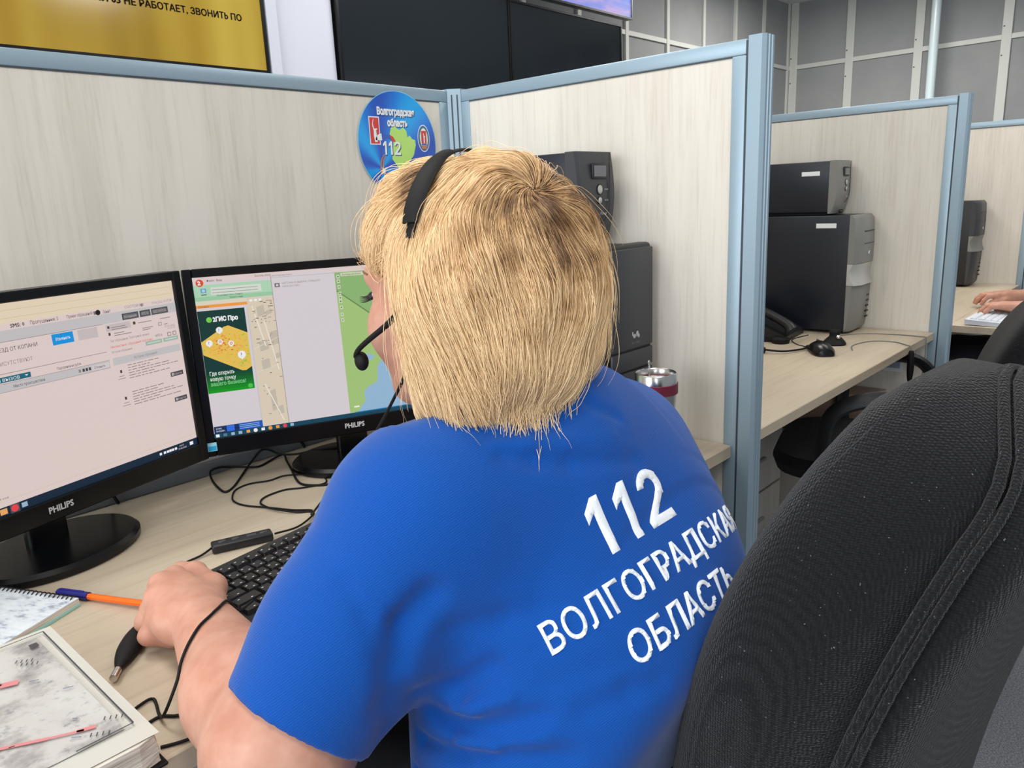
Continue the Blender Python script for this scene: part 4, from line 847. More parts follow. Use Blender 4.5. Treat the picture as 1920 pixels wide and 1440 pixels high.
def build_body():
    G=Grid(axisgrid(-1.18,-.4,.006,[(-1.08,-.56,.003)]),axisgrid(-1.18,-.36,.006,[(-.9,-.36,.003)]),axisgrid(.5,1.29,.006,[(.74,.84,.003),(1.0,1.29,.003)]))
    torso(G,-.013)
    neck_sdf(G);head_sdf(G)
    G.chain([SL,SL+(EL-SL)*.6,EL],[.058,.058,.057],k=.03)
    F1=EL*.62+WR*.38
    G.chain([EL,F1,WR],[.054,.050,.031],k=.03)
    G.chain([SR,ER],[.055,.05],k=.03);G.chain([ER,ER*.6+WRR*.4,WRR],[.048,.045,.028],k=.03)
    hand(G,WR,1)
    for i in range(4):                                   # right hand, resting on the keys
        kx=WRR+V(-.012-.026+.0175*i,.082+(0,.008,.010,.004)[3-i],.008)
        G.cone(WRR+V(-.010+.007*i,.025,.002),kx,.017,.012,k=.013)
        l1=(.040,.043,.038,.031)[i]; a1=kx+V((i-1.5)*.004,l1*.85,-.002);a2=a1+V(0,l1*.42,-.016);a3=a2+V(0,.006,-.012)
        G.chain([kx,a1,a2,a3],[.0108,.0093,.0084,.0074],k=.004)
    G.chain([WRR+V(-.012,.02,-.006),WRR+V(-.042,.060,-.014),WRR+V(-.046,.098,-.020)],[.017,.0125,.0095],k=.008)
    return G
def hand(G,W,sgn):
    # left hand lying palm down, loosely closed
    K=[V(-.978,-.476,.802),V(-.999,-.488,.806),V(-1.013,-.507,.801),V(-1.023,-.534,.792)]
    for i,k_ in enumerate(K): G.cone(W+V(.012-.012*i,.025-.004*i,.002),k_,.021,.0145,k=.012)
    G.cone(W+V(.012,.03,-.005),V(-.982,-.51,.785),.022,.021,k=.02)
    G.cone(W+V(-.012,.02,-.005),V(-1.01,-.535,.778),.022,.019,k=.02)
    for i,k_ in enumerate(K):
        L=(.040,.042,.038,.031)[i];dirn=V(-.22-.06*i,.42-.10*i,-.80);dirn/=np.linalg.norm(dirn)
        p1=k_+dirn*L; p1[2]=max(p1[2],.772)
        p2=p1+V(.022,-.012,-.012);p2[2]=max(p2[2],.761)
        p3=p2+V(.018,-.012,-.001);p3[2]=.760
        G.chain([k_,p1,p2,p3],[.0125,.0108,.0095,.008],k=.005)
    G.chain([W+V(.020,.02,-.002),V(-.950,-.512,.788),V(-.945,-.458,.789),V(-.949,-.424,.786)],[.020,.0160,.0125,.0096],k=.010)

def np_mesh(name, vs, qs, org, smooth_it=2):
    vs = vs.copy()
    if smooth_it:                                   # light Laplacian polish
        e = np.concatenate([qs[:, [0, 1]], qs[:, [1, 2]], qs[:, [2, 3]], qs[:, [3, 0]]])
        cnt = np.bincount(e.ravel(), minlength=len(vs))[:, None]
        for _ in range(smooth_it):
            acc = np.zeros_like(vs)
            for q in range(3): acc[:, q] = np.bincount(e[:, 0], vs[e[:, 1], q], len(vs))+np.bincount(e[:, 1], vs[e[:, 0], q], len(vs))
            vs = vs*.5+.5*acc/np.maximum(cnt, 1)
    me = bpy.data.meshes.new(name); me.from_pydata((vs-np.array(org)).tolist(), [], qs.tolist()); me.update()
    return me, vs
SKIN = mat('fair_skin', (194, 143, 121), .5, spec=.35, sss=.12)
sn = texnoise(SKIN, (1, 1, 1), 34, 4, .6); sr = ramp(SKIN, sn.outputs[0], [(.3, (185, 131, 110)), (.5, (194, 142, 121)), (.7, (202, 153, 133))]); SKIN.node_tree.links.new(sr.outputs[0], nt(SKIN)[3].inputs['Base Color'])
sn2 = texnoise(SKIN, (1, 1, 1), 900, 2, .5); bump(SKIN, sn2.outputs[0], .12, .0006)
SHIRT = mat('royal_blue_knit', (9, 76, 160), .85, spec=.15, sheen=.15)
t_, n_, l_, b_ = nt(SHIRT)
tc = n_.new('ShaderNodeTexCoord'); wv = n_.new('ShaderNodeTexWave'); wv.bands_direction = 'Z'; wv.inputs['Scale'].default_value = 165; wv.inputs['Distortion'].default_value = 1.6; wv.inputs['Detail'].default_value = 2; wv.inputs['Detail Scale'].default_value = 2.5
mp_ = n_.new('ShaderNodeMapping'); mp_.inputs['Rotation'].default_value = (math.radians(38), math.radians(6), 0); l_.new(tc.outputs['Object'], mp_.inputs[0]); l_.new(mp_.outputs[0], wv.inputs['Vector']); bump(SHIRT, wv.outputs['Fac'], .26, .0005)
kr = ramp(SHIRT, wv.outputs['Fac'], [(0, (8, 70, 150)), (1, (9, 78, 164))]); l_.new(kr.outputs[0], b_.inputs['Base Color'])
TROUS = mat('dark_trousers', (22, 22, 28), .8); SHOE = mat('black_shoe', (14, 14, 15), .45)
ORG = (-.745, -.93, 0.)
def rel(p): return Vector(p)-Vector(ORG)
bv, bq = build_body().mesh(); me, bv = np_mesh('person', bv, bq, ORG, 2)
person = obj('person', me, SKIN, angle=180); person.location = ORG
tag(person, 'seated person in blue polo shirt with blond bob, back to us, at the first desk', 'person')
# ---- polo shirt: the torso blend, hollow at the sleeve hems, with creases pressed in
G = build_shirt()
def crease(pts, r, depth):                           # a soft valley along a line
    for a, b in zip(pts[:-1], pts[1:]):
        a = np.array(a); b = np.array(b); ba = b-a; L2 = ba@ba
        def d(X, Y, Z, a=a, ba=ba, L2=L2):
            t = np.clip(((X-a[0])*ba[0]+(Y-a[1])*ba[1]+(Z-a[2])*ba[2])/L2, 0, 1)
            q = ((X-a[0]-t*ba[0])**2+(Y-a[1]-t*ba[1])**2+(Z-a[2]-t*ba[2])**2)/r**2
            return depth*np.exp(-q*2.2)*(1 if True else t)
        G.op(d, np.minimum(a, b)-2*r, np.maximum(a, b)+2*r, 0, 'disp', 0)
for ln, r, dp in (
    ([(-.958, -.927, .921), (-.98, -.922, .903), (-.993, -.922, .876), (-.998, -.918, .836), (-.989, -.905, .80)], .016, .017),
    ([(-.945, -.905, .92), (-.975, -.905, .90), (-.985, -.91, .87)], .016, .006),
    ([(-.993, -.921, .849), (-.966, -.914, .824), (-.934, -.93, .826), (-.919, -.956, .849)], .012, .011),
    ([(-.99, -.915, .834), (-.94, -.90, .786), (-.937, -.921, .786), (-.929, -.966, .799), (-.908, -.997, .813)], .012, .010),
    ([(-.93, -.875, .745), (-.941, -.932, .761), (-.929, -.979, .777), (-.90, -1.02, .78)], .013, .009),
    ([(-.945, -.925, .806), (-.935, -.945, .812), (-.922, -.975, .828)], .011, -.006),
    ([(-.94, -.93, .775), (-.93, -.965, .782), (-.905, -1.0, .796)], .011, -.006),
    ([(-.863, -.909, 1.03), (-.832, -.923, 1.031), (-.804, -.936, 1.029), (-.768, -.944, 1.033)], .009, .0035),
    ([(-.862, -.926, 1.015), (-.84, -.94, 1.006), (-.808, -.956, .997), (-.732, -.977, .983)], .012, .004),
    ([(-.863, -.915, 1.022), (-.835, -.932, 1.018), (-.80, -.946, 1.012), (-.75, -.96, 1.008)], .010, -.003),
    ([(-.764, -.931, 1.051), (-.755, -.943, 1.037), (-.728, -.954, 1.021)], .008, .004),
    ([(-.978, -.80, .959), (-.997, -.863, .962), (-.992, -.893, .947), (-.988, -.911, .925), (-.991, -.919, .9)], .006, .0022),
    ([(-1.008, -.882, .94), (-1.004, -.905, .918), (-1.002, -.918, .889)], .012, .004),
    ([(-.882, -1.026, .817), (-.848, -1.046, .825), (-.821, -1.059, .825)], .014, .004),
    ([(-.90, -1.0, .84), (-.87, -1.03, .85), (-.83, -1.05, .855)], .014, .003),
    ([(-.939, -.934, .885), (-.906, -.96, .888), (-.883, -.978, .892)], .016, .003)): crease(ln, r, dp)
# sleeves are open tubes at the hem, neck opening round the neck
dL = (EL-SL)/np.linalg.norm(EL-SL); dR = (ER-SR)/np.linalg.norm(ER-SR)
G.cone(SL+dL*.12, SL+dL*.26, .054, .0575, 0, 'cut'); G.cone(SR+dR*.16, SR+dR*.30, .050, .054, 0, 'cut')
sv, sq = G.mesh(); me, sv = np_mesh('polo_shirt', sv, sq, ORG, 1)
shirt = obj('polo_shirt', me, SHIRT, person, angle=180)
bvh = BVHTree.FromPolygons([tuple(v) for v in sv], [tuple(map(int, q)) for q in sq])
# collar: a turned-down band round the neck
bm = BM(); rings = []
for k in range(40):
    a = 2*PI*k/40; c = Vector((CX-.012, -.842, 1.022)); o = Vector((math.cos(a)*.071, math.sin(a)*.069, -.012*math.sin(a)*-1))
    rings.append([rel(c+o*f+Vector((0, 0, z))) for f, z in ((.99, .016), (1.02, .022), (1.07, .019), (1.17, -.014), (1.24, -.038), (1.20, -.040), (1.10, -.016), (1.0, -.01))])
loft(bm, rings+[rings[0]], True, False); bmesh.ops.remove_doubles(bm, verts=bm.verts[:], dist=1e-5); obj('collar', bm, SHIRT, shirt)
# embroidered lettering, wrapped onto the back of the shirt
THREAD = mat('white_embroidery', (233, 238, 246), .6, sheen=.3)
t_, n_, l_, b_ = nt(THREAD); tn = texnoise(THREAD, (1, 1, 1), 700, 2, .6); bump(THREAD, tn.outputs[0], .5, .0006)
NB = Vector((0, -.775, .632)); UP = Vector((0, .632, .775)); P0 = Vector((-.740, -1.0, .888))
def embroider(lines):
    bm = BM()
    for body, cap, v0, width, fat, u0 in lines:
        b2 = BM()
        if body == '112': digits_112(b2, cap)
        else:
            me = text_mesh(body, cap/.727, 'CENTER', 4, fat); b2.from_mesh(me); bpy.data.meshes.remove(me)
        xs = [v.co.x for v in b2.verts]; k = width/(max(xs)-min(xs)); mid = (max(xs)+min(xs))/2
        for v in b2.verts: v.co.x = (v.co.x-mid)*k
        for ax, n in ((Vector((1, 0, 0)), int(width/.004)), (Vector((0, 1, 0)), int(cap/.004))):
            lo = min(v.co.dot(ax) for v in b2.verts); hi = max(v.co.dot(ax) for v in b2.verts)
            for i in range(1, n): bmesh.ops.bisect_plane(b2, geom=b2.verts[:]+b2.edges[:]+b2.faces[:], plane_co=ax*(lo+(hi-lo)*i/n), plane_no=ax)
        edge = {v for v in b2.verts if any(len(e.link_faces) < 2 for e in v.link_edges)}
        new = {}
        for v in b2.verts:
            R = .20; u = v.co.x+u0; th = u/R
            p = P0+Vector((R*math.sin(th), 0, 0))+UP*(v0+v.co.y)+NB*.2
            hit = bvh.ray_cast(p, (Vector((.0, 0, 0))-NB).normalized())
            if hit[0] is None: hit = bvh.find_nearest(p)
            nrm = hit[1] if hit[1].dot(NB) > 0 else -hit[1]
            new[v] = (rel(hit[0]+nrm*(.0004 if v in edge else .0019)), rel(hit[0]-nrm*.0006))
        top = {v: bm.verts.new(new[v][0]) for v in b2.verts}
        low = {v: bm.verts.new(new[v][1]) for v in edge}
        for f in b2.faces: bm.faces.new([top[v] for v in f.verts])
        for e in b2.edges:
            if len(e.link_faces) == 1:
                a, b = e.verts; bm.faces.new((top[a], top[b], low[b], low[a]))
        b2.free()
    obj('back_lettering', bm, THREAD, shirt, True, None, 60)
embroider([('112', .053, .025, .104, .0, -.0235), ('ВОЛГОГРАДСКАЯ', .0262, -.019, .292, .0004, -.019), ('ОБЛАСТЬ', .0268, -.064, .158, .0004, -.019)])
# trousers and shoes
G = Grid(axisgrid(-1.0, -.48, .007), axisgrid(-1.14, -.28, .007), axisgrid(.06, .70, .007))
for s in (-1, 1):
    hip = V(CX+.095*s, -.94, .545); kn = V(CX+.125*s, -.50, .50); an = V(CX+.12*s, -.47, .10)
    G.chain([hip, kn], [.105, .07], k=.03); G.chain([kn, kn*.6+an*.4, an], [.068, .062, .048], k=.02)
G.ell((CX, -.955, .565), (.20, .155, .11), k=.04); G.half((CX, -.94, .64), (0, 0, 1), .01); G.half((CX, -.5, .09), (0, 0, -1), .0)
v_, q_ = G.mesh(); me, v_ = np_mesh('trousers', v_, q_, ORG, 1); obj('trousers', me, TROUS, person, angle=180)
for s in (-1, 1):
    G = Grid(axisgrid(CX+.12*s-.08, CX+.12*s+.08, .005), axisgrid(-.56, -.24, .005), axisgrid(-.01, .16, .005)); x = CX+.12*s
    G.cone((x, -.49, .045), (x, -.31, .032), .042, .036, k=.02); G.cone((x, -.475, .04), (x, -.47, .11), .042, .05, k=.02); G.half((x, -.4, .001), (0, 0, -1), 0)
    v_, q_ = G.mesh(); me, v_ = np_mesh('shoe', v_, q_, ORG, 1); obj('shoe', me, SHOE, person, angle=180)
# eyes, lashes, brow, mole
IRIS = mat('grey_blue_iris', (70, 90, 100), .2); EYEW = mat('eye_white', (232, 226, 222), .2); LASH = mat('dark_lashes', (22, 16, 14), .6); BROW = mat('brown_brow', (126, 92, 70), .8)
HM = Matrix(((*RH[0], 0), (*RH[1], 0), (*RH[2], 0), (0, 0, 0, 1)))
for s in (-1, 1):
    bm = BM(); ellip(bm, rel(hl(.032*s, .0775, -.001)), (.0115,)*3, HM, 20, 14); ellip(bm, rel(hl(.032*s, .0858, -.004)), (.0052, .0036, .0052), HM, 16, 8, 1); obj('eye', bm, [EYEW, IRIS], person)
    bm = BM()
    for k in range(17):
        f = k/16; a = Vector(hl(s*(.019+.029*f), .0915-.010*(2*f-.8)**2, .0035*math.sin(PI*f)-.001)); o = Vector(RH @ np.array((s*(.001+.007*f), .0085, -.0015+.001*math.sin(7*k)))); tube(bm, [rel(a), rel(a+o*.6+Vector((0, 0, -.001))), rel(a+o)], lambda t: .0008*(1-.8*t), 4, 2)
    ln = [rel(hl(s*(.019+.029*f), .0918-.010*(2*f-.8)**2, .0035*math.sin(PI*f)-.0005)) for f in (0, .25, .5, .75, 1)]; tube(bm, ln, .0018, 5, 4); obj('eyelashes', bm, LASH, person)
    bm = BM(); ln = []
    bb = BVHTree.FromPolygons([tuple(v) for v in bv], [tuple(map(int, q)) for q in bq]) if s == -1 else bb
    for f in np.linspace(0, 1, 7):
        p = Vector(hl(s*(.014+.045*f), .13-.05*f, .022+.006*math.sin(PI*f*.8))); h = bb.find_nearest(p); ln.append(rel(h[0]))
    tube(bm, ln, lambda t: .0026*(1-.6*t), 6, 4); obj('eyebrow', bm, BROW, person)
# a thin cable lies over the wrist, from the keyboard down to the map book
draped = []
for p_ in ((-.9791, -.6092, .8149), (-1.0025, -.6385, .8271), (-1.0165, -.6505, .8292), (-1.0305, -.6571, .8272), (-1.0437, -.6655, .822), (-1.0526, -.6714, .8166), (-1.0622, -.6804, .8106), (-1.071, -.683, .798)):
    h = bb.find_nearest(Vector(p_)); n_ = h[1] if h[1].dot(Vector((-.3, -.3, .9))) > 0 else -h[1]; draped.append(h[0]+n_*.0022)
cable('thin black cable draped over the bare wrist of the seated person', [(-.925, -.560, .776), (-.955, -.585, .786)]+draped+[(-1.083, -.672, .765), (-1.080, -.650, .7525), (-1.073, -.620, .7525), (-1.088, -.620, .7525), (-1.103, -.628, .7525)], .0016)
# ---- hair: a soft cap with combed strands grown over it
G = Grid(axisgrid(-1.0, -.58, .003), axisgrid(-1.04, -.62, .003), axisgrid(.95, 1.33, .003)); hair_sdf(G)
hv, hq = G.mesh()
me, hv = np_mesh('hair', hv, hq, ORG, 3)
HAIRC = mat('blond_hair_mass', (176, 140, 92), .7, spec=.2); HAIR = mat('blond_strands', (230, 200, 146), .38, spec=.45)
hair = obj('hair', me, HAIRC, person, angle=180)
WH = hl(-.028, -.108, .088); FT = hl(-.040, .012, .108)
def root_dark(m, cl, mid, cd, rnd):
    t, n, l, b = nt(m); g = n.new('ShaderNodeNewGeometry'); outs = []
    for c, r in ((hl(-.025, -.122, .068), .105), (FT, .050)):
        d = n.new('ShaderNodeVectorMath'); d.operation = 'DISTANCE'; d.inputs[1].default_value = tuple(c); l.new(g.outputs['Position'], d.inputs[0])
        q = n.new('ShaderNodeMath'); q.operation = 'DIVIDE'; q.inputs[1].default_value = r; l.new(d.outputs['Value'], q.inputs[0]); outs.append(q)
    mn = n.new('ShaderNodeMath'); mn.operation = 'MINIMUM'; l.new(outs[0].outputs[0], mn.inputs[0]); l.new(outs[1].outputs[0], mn.inputs[1]); src = mn
    no = n.new('ShaderNodeTexNoise'); no.inputs['Scale'].default_value = 38; no.inputs['Detail'].default_value = 2; l.new(g.outputs['Position'], no.inputs['Vector'])
    a = n.new('ShaderNodeMath'); a.operation = 'MULTIPLY_ADD'; a.inputs[1].default_value = 1.5; a.inputs[2].default_value = -.75; l.new(no.outputs[0], a.inputs[0])
    s1 = n.new('ShaderNodeMath'); s1.operation = 'ADD'; l.new(src.outputs[0], s1.inputs[0]); l.new(a.outputs[0], s1.inputs[1]); last = s1
    if rnd:
        hi = n.new('ShaderNodeHairInfo'); b2 = n.new('ShaderNodeMath'); b2.operation = 'MULTIPLY_ADD'; b2.inputs[1].default_value = .7; b2.inputs[2].default_value = -.35; l.new(hi.outputs['Random'], b2.inputs[0])
        s2 = n.new('ShaderNodeMath'); s2.operation = 'ADD'; l.new(s1.outputs[0], s2.inputs[0]); l.new(b2.outputs[0], s2.inputs[1]); last = s2
    r = ramp(m, last.outputs[0], [(.0, cd), (.55, mid), (1.0, cl)]); l.new(r.outputs[0], b.inputs['Base Color'])
root_dark(HAIRC, (158, 126, 90), (122, 92, 62), (80, 58, 40), False)
root_dark(HAIR, (242, 211, 165), (208, 167, 117), (108, 76, 50), True)
tb = BVHTree.FromPolygons([tuple(v) for v in hv], [tuple(map(int, q)) for q in hq])
RHi = RH.T
def flow(p, nrm, jit, band_side):
    lo = RHi @ (np.array(p)-HC); away = Vector(np.array(p)-WH); dist = away.length
    g = Vector((0, 0, -1))
    if band_side:                                        # fringe: combed from the band forwards and to the left
        d = Vector(RH @ np.array((-.12, 1.0, -.22-1.2*max(0, .095-lo[2])*3)))
    else:
        k = math.exp(-(dist/.05)**2)
        d = (away.normalized()*(.5+1.4*k) if dist > 1e-4 else Vector((0, 0, 0)))+g*(1.0-.6*k)
        if lo[2] < -.03: d += Vector(RH @ np.array((0, .35 if lo[1] > -.06 else -.05, 0)))*min(1, (-.03-lo[2])/.06)
    f = 10.; w1 = math.sin(p[0]*f*2.1+1.3*math.sin(p[2]*f*1.3))+math.sin(p[1]*f*2.7+p[2]*f*.9+2)
    side = nrm.cross(d).normalized() if d.length > 0 else Vector((1, 0, 0))
    d = d.normalized()+side*(.32*w1+jit)
    d -= nrm*d.dot(nrm)
    return d.normalized() if d.length > 1e-6 else g
def lock(p):                                             # how far a whole lock stands off the cap
    return .0032*(math.sin(p[0]*120+2.4*math.sin(p[2]*30))+math.sin(p[1]*135+2.2*math.sin(p[2]*36+1)))
area_w = np.linalg.norm(np.cross(hv[hq[:, 2]]-hv[hq[:, 0]], hv[hq[:, 3]]-hv[hq[:, 1]]), axis=1)
cen = hv[hq].mean(1); loc = (cen-HC) @ RH
keep = (loc[:, 1] < .10)&(area_w > 0)
w_ = area_w*keep*(1+1.4*(loc[:, 2] > .02))*(1+2.2*np.exp(-(np.linalg.norm(cen-WH, axis=1)/.035)**2))
NS, NP = 24000, 13
pick = RNG.choice(len(hq), NS, p=w_/w_.sum())
P3 = np.zeros((NS, NP, 3)); RAD = np.zeros((NS, NP))
for i, fi in enumerate(pick):
    q = hq[fi]; uv = RNG.random(2); p = hv[q[0]]+(hv[q[1]]-hv[q[0]])*uv[0]+(hv[q[3]]-hv[q[0]])*uv[1]
    lo = RHi @ (p-HC); front = lo[1] > .004-.006*max(0, lo[2]/.13)+.006
    p = Vector(p); jit = random.gauss(0, .085); stray = random.random() < .035
    step = random.uniform(.0075, .0135)*(.75 if front else 1); off = random.uniform(-.0004, .0026); lift = random.gauss(0, .0006)+(random.uniform(.0005, .003) if stray else 0)
    free = False; d = None
    for k in range(NP):
        if not free:
            co_, nr, _i, _d = tb.find_nearest(p)
            lo = RHi @ (np.array(co_)-HC)
            e = max(.0004, off+.0034+lock(co_)*.62+lift*k*.55)
            P3[i, k] = co_+nr*e
            d = flow(co_, nr, jit+(random.gauss(0, .12) if stray else 0), front)
            if nr.z < -.55 and lo[2] < -.05: free = True; p = Vector(P3[i, k]); d = (d*.5+Vector((0, 0, -1))*.8).normalized()
            else: p = co_+d*step
        if free:
            P3[i, k] = p; d = (d+Vector((random.gauss(0, .18), random.gauss(0, .18), -.12))).normalized(); p = p+d*step*(.42+.35*(lo[0] < -.01)*random.random())
        RAD[i, k] = .00025*(1 if k < NP-4 else (NP-k)/4.5)
hc = bpy.data.hair_curves.new('hair_strands'); hc.add_curves([NP]*NS)
pos = P3.reshape(-1, 3)-np.array(ORG)
hc.attributes['position'].data.foreach_set('vector', pos.ravel().astype(np.float32))
ra = hc.attributes.get('radius') or hc.attributes.new('radius', 'FLOAT', 'POINT'); ra.data.foreach_set('value', RAD.ravel().astype(np.float32))
hc.materials.append(HAIR)
ho = bpy.data.objects.new('hair_strands', hc); COL.objects.link(ho); ho.parent = hair; ho['kind'] = 'stuff'

# ---- headset
hs = thing('headset', 'black headset with boom microphone worn over the blond hair', 'headset', tuple(HC))
def hr(p): return Vector(p)-Vector(HC)
bm = BM(); pts = [hr(hl(*band(PI*(.14+.72*k/24), .0035))) for k in range(25)]
tube(bm, pts, 1., 12, 3, flat=(Vector(RH @ np.array((0, 1, 0))), .0052, .0016)); obj('headband', bm, BLKM, hs)
bm = BM(); pts = [hr(hl(*(np.array(band(PI*(.59+.24*k/10), .0062))))) for k in range(11)]
tube(bm, pts, lambda t: 1.-.25*abs(2*t-1)**3, 14, 4, flat=(Vector(RH @ np.array((0, 1, 0))), .0115, .0032)); obj('head_pad', bm, BLKM, hs)
for s in (-1, 1):
    bm = BM(); M_ = Matrix.Translation(hr(hl(.080*s, -.022, -.008))) @ HM @ Matrix.Rotation(PI/2*s, 4, 'Y'); lathe(bm, [(.012, -.008), (.026, -.008), (.030, -.002), (.030, .006), (.024, .011), (.0, .0115)], 28, M_); obj('ear_cup', bm, BLKM, hs)
BOOM = [(-.086, -.014, .008), (-.088, .0008, -.0007), (-.092, .008, -.0117), (-.093, .0217, -.0214), (-.092, .045, -.0342), (-.090, .0619, -.0441), (-.088, .0694, -.0514), (-.086, .067, -.054)]
bm = BM(); tube(bm, [hr(hl(*p)) for p in BOOM], lambda t: .0034-.0012*t, 10, 5); obj('microphone_boom', bm, BLKM, hs)
bm = BM(); ellip(bm, hr(hl(-.085, .0654, -.0567)), (.0062, .0075, .0095), HM); obj('microphone', bm, BLKM, hs)

# its cord: from the ear cup down the cheek and over the shoulder to the desk, then two loose loops
bm = BM(); A0 = [hl(-.084, -.012, -.028), hl(-.085, -.0027, -.0414), hl(-.085, .0109, -.0669), hl(-.085, .0237, -.0854)]
A1 = [(-.835, -.705, .985), (-.80, -.60, .915), (-.757, -.455, .815), (-.715, -.365, .764), (-.690, -.325, .7525)]
A2 = [(-.707, -.298, .752), (-.725, -.258, .752), (-.745, -.215, .752), (-.748, -.183, .752), (-.737, -.156, .752), (-.716, -.131, .752), (-.687, -.125, .752), (-.656, -.14, .752), (-.622, -.142, .752), (-.585, -.19, .752), (-.60, -.235, .752), (-.639, -.223, .752), (-.662, -.206, .752), (-.689, -.204, .752), (-.71, -.21, .752), (-.723, -.224, .752), (-.728, -.242, .7535), (-.728, -.269, .754), (-.719, -.298, .754), (-.707, -.314, .752), (-.693, -.328, .752), (-.70, -.345, .753), (-.745, -.372, .756), (-.782, -.368, .757)]
tube(bm, [hr(p) for p in A0+A1+A2], .0016, 7, 6); obj('cord', bm, BLKM, hs)
# inline control box with four buttons, its lead and plug adapter
bm = BM(); Mx = Matrix.Translation(hr((-.826, -.352, .7505))) @ Matrix.Rotation(math.radians(-20), 4, 'Z'); box_faces(bm, (-.043, -.0115, 0), (.043, .0115, .013), .003, 3, Mx); cb = obj('control_box', bm, BLK, hs)
bm = BM()
for x in (-.028, -.009): ellip(bm, Mx @ Vector((x, .001, .0132)), (.006, .004, .001), None, 14, 6)
box_faces(bm, (.006, -.003, .0125), (.021, .004, .0138), .0008, 1, Mx); ellip(bm, Mx @ Vector((.031, .001, .0132)), (.006, .004, .001), None, 14, 6); obj('buttons', bm, CHAR, cb)
bm = BM(); tube(bm, [hr(p) for p in ((-.866, -.337, .757), (-.885, -.341, .7535), (-.913, -.345, .7525), (-.938, -.371, .7525), (-.966, -.418, .752), (-.998, -.446, .752), (-1.020, -.468, .755))], .0016, 7, 6); obj('lead', bm, BLKM, hs)
bm = BM(); a, b = Vector(hr((-1.019, -.467, .757))), Vector(hr((-1.078, -.545, .757)))
prof = lambda t: .0028+.0085*math.sin(PI*min(1, t*1.02))**.8 if t < .98 else .004
tube(bm, [a+(b-a)*k/12 for k in range(13)], prof, 14, 2, flat=(Vector((0, 0, 1)), .75, 1.15)); ad = obj('plug_adapter', bm, BLKM, hs)
bm = BM(); tube(bm, [b, b+(b-a).normalized()*.016], .0042, 12, 0); obj('metal_plug', bm, STEEL, ad)
# ------------------------------------------------------------------ the far operator: only forearms and hands reach into view
O2 = (2.34, -1.08, 0.)
G = Grid(axisgrid(1.95, 2.75, .008, [(2.05, 2.55, .0032)]), axisgrid(-1.36, -.60, .008, [(-1.0, -.62, .0032)]), axisgrid(.42, 1.42, .008, [(.70, .80, .0032)]))
c2 = 2.34
G.ell((c2, -1.10, .86), (.17, .12, .22), k=.03); G.ell((c2, -1.10, .60), (.18, .14, .16), k=.06)
G.cone((c2-.14, -1.09, 1.02), (c2+.14, -1.09, 1.02), .055, .055, k=.05); G.cone((c2, -1.09, 1.02), (c2, -1.07, 1.12), .055, .05, k=.03)
G.ell((c2, -1.07, 1.24), (.076, .095, .115), k=.03); G.cone((c2, -.98, 1.24), (c2, -.955, 1.205), .01, .013, k=.02); G.ell((c2, -.995, 1.165), (.025, .015, .02), k=.02)
HANDS = []
for s, W2, tx in ((-1, V(2.185, -.868, .752), .012), (1, V(2.47, -.86, .756), -.012)):
    sh = V(c2+.17*s, -1.09, 1.01); el = V(c2+.235*s, -1.08, .775)
    G.chain([sh, el], [.055, .046], k=.04); G.chain([el, el*.5+W2*.5, W2], [.045, .040, .026], k=.02)
    for i in range(4):
        kx = W2+V(tx+(-.026+.0175*i), .082+(.004, .010, .008, 0)[i] if s < 0 else .082+(0, .008, .010, .004)[i], .006)
        G.cone(W2+V(-.010+.007*i, .025, .002), kx, .016, .0115, k=.015)
        l1 = (.036, .042, .040, .032)[i if s < 0 else 3-i]; a1 = kx+V((i-1.5)*.004, l1*.85, -.002); a2 = a1+V(0, l1*.42, -.016); a3 = a2+V(0, .006, -.014)
        a3[2] = max(a3[2], .7285); G.chain([kx, a1, a2, a3], [.0102, .0088, .0078, .0068], k=.004)
    G.chain([W2+V(-.012*s, .02, -.004), W2+V(-.040*s, .060, -.012), W2+V(-.046*s, .098, -.018)], [.016, .0115, .0085], k=.008)
v2, q2 = G.mesh(); me, v2 = np_mesh('person', v2, q2, O2, 1)
person2 = obj('person', me, SKIN, angle=180); person2.location = (1.995, -1.09, .04); person2.rotation_euler = (0, 0, math.radians(13))
tag(person2, 'person typing on white keyboard, only bare forearms and hands in view', 'person')
DARK = mat('dark_navy_knit', (24, 27, 36), .9)
G = Grid(axisgrid(1.98, 2.72, .008), axisgrid(-1.36, -.86, .008), axisgrid(.42, 1.10, .008))
G.ell((c2, -1.10, .86), (.182, .132, .225), k=.03); G.ell((c2, -1.10, .58), (.195, .155, .17), k=.06); G.cone((c2-.14, -1.09, 1.02), (c2+.14, -1.09, 1.02), .066, .066, k=.05)
for s in (-1, 1): G.chain([V(c2+.17*s, -1.09, 1.01), V(c2+.23*s, -1.085, .80)], [.068, .060], k=.04)
v_, q_ = G.mesh(); me, v_ = np_mesh('dark_top', v_, q_, O2, 1); obj('dark_top', me, DARK, person2, angle=180)
G = Grid(axisgrid(2.08, 2.60, .009), axisgrid(-1.30, -.50, .009), axisgrid(.06, .68, .009))
for s in (-1, 1):
    hip = V(c2+.09*s, -1.08, .545); kn = V(c2+.11*s, -.66, .53); an = V(c2+.11*s, -.66, .10); G.chain([hip, kn, an], [.10, .068, .05], k=.03)
G.half((c2, -.6, .09), (0, 0, -1), 0)
v_, q_ = G.mesh(); me, v_ = np_mesh('trousers', v_, q_, O2, 1); obj('trousers', me, TROUS, person2, angle=180)
G = Grid(axisgrid(2.22, 2.46, .006), axisgrid(-1.20, -.94, .006), axisgrid(1.08, 1.38, .006)); G.ell((c2, -1.085, 1.265), (.09, .105, .105), k=.01); G.ell((c2, -1.12, 1.18), (.085, .07, .09), k=.04); G.ell((c2, -.965, 1.20), (.085, .085, .085), k=.01, mode='cut')
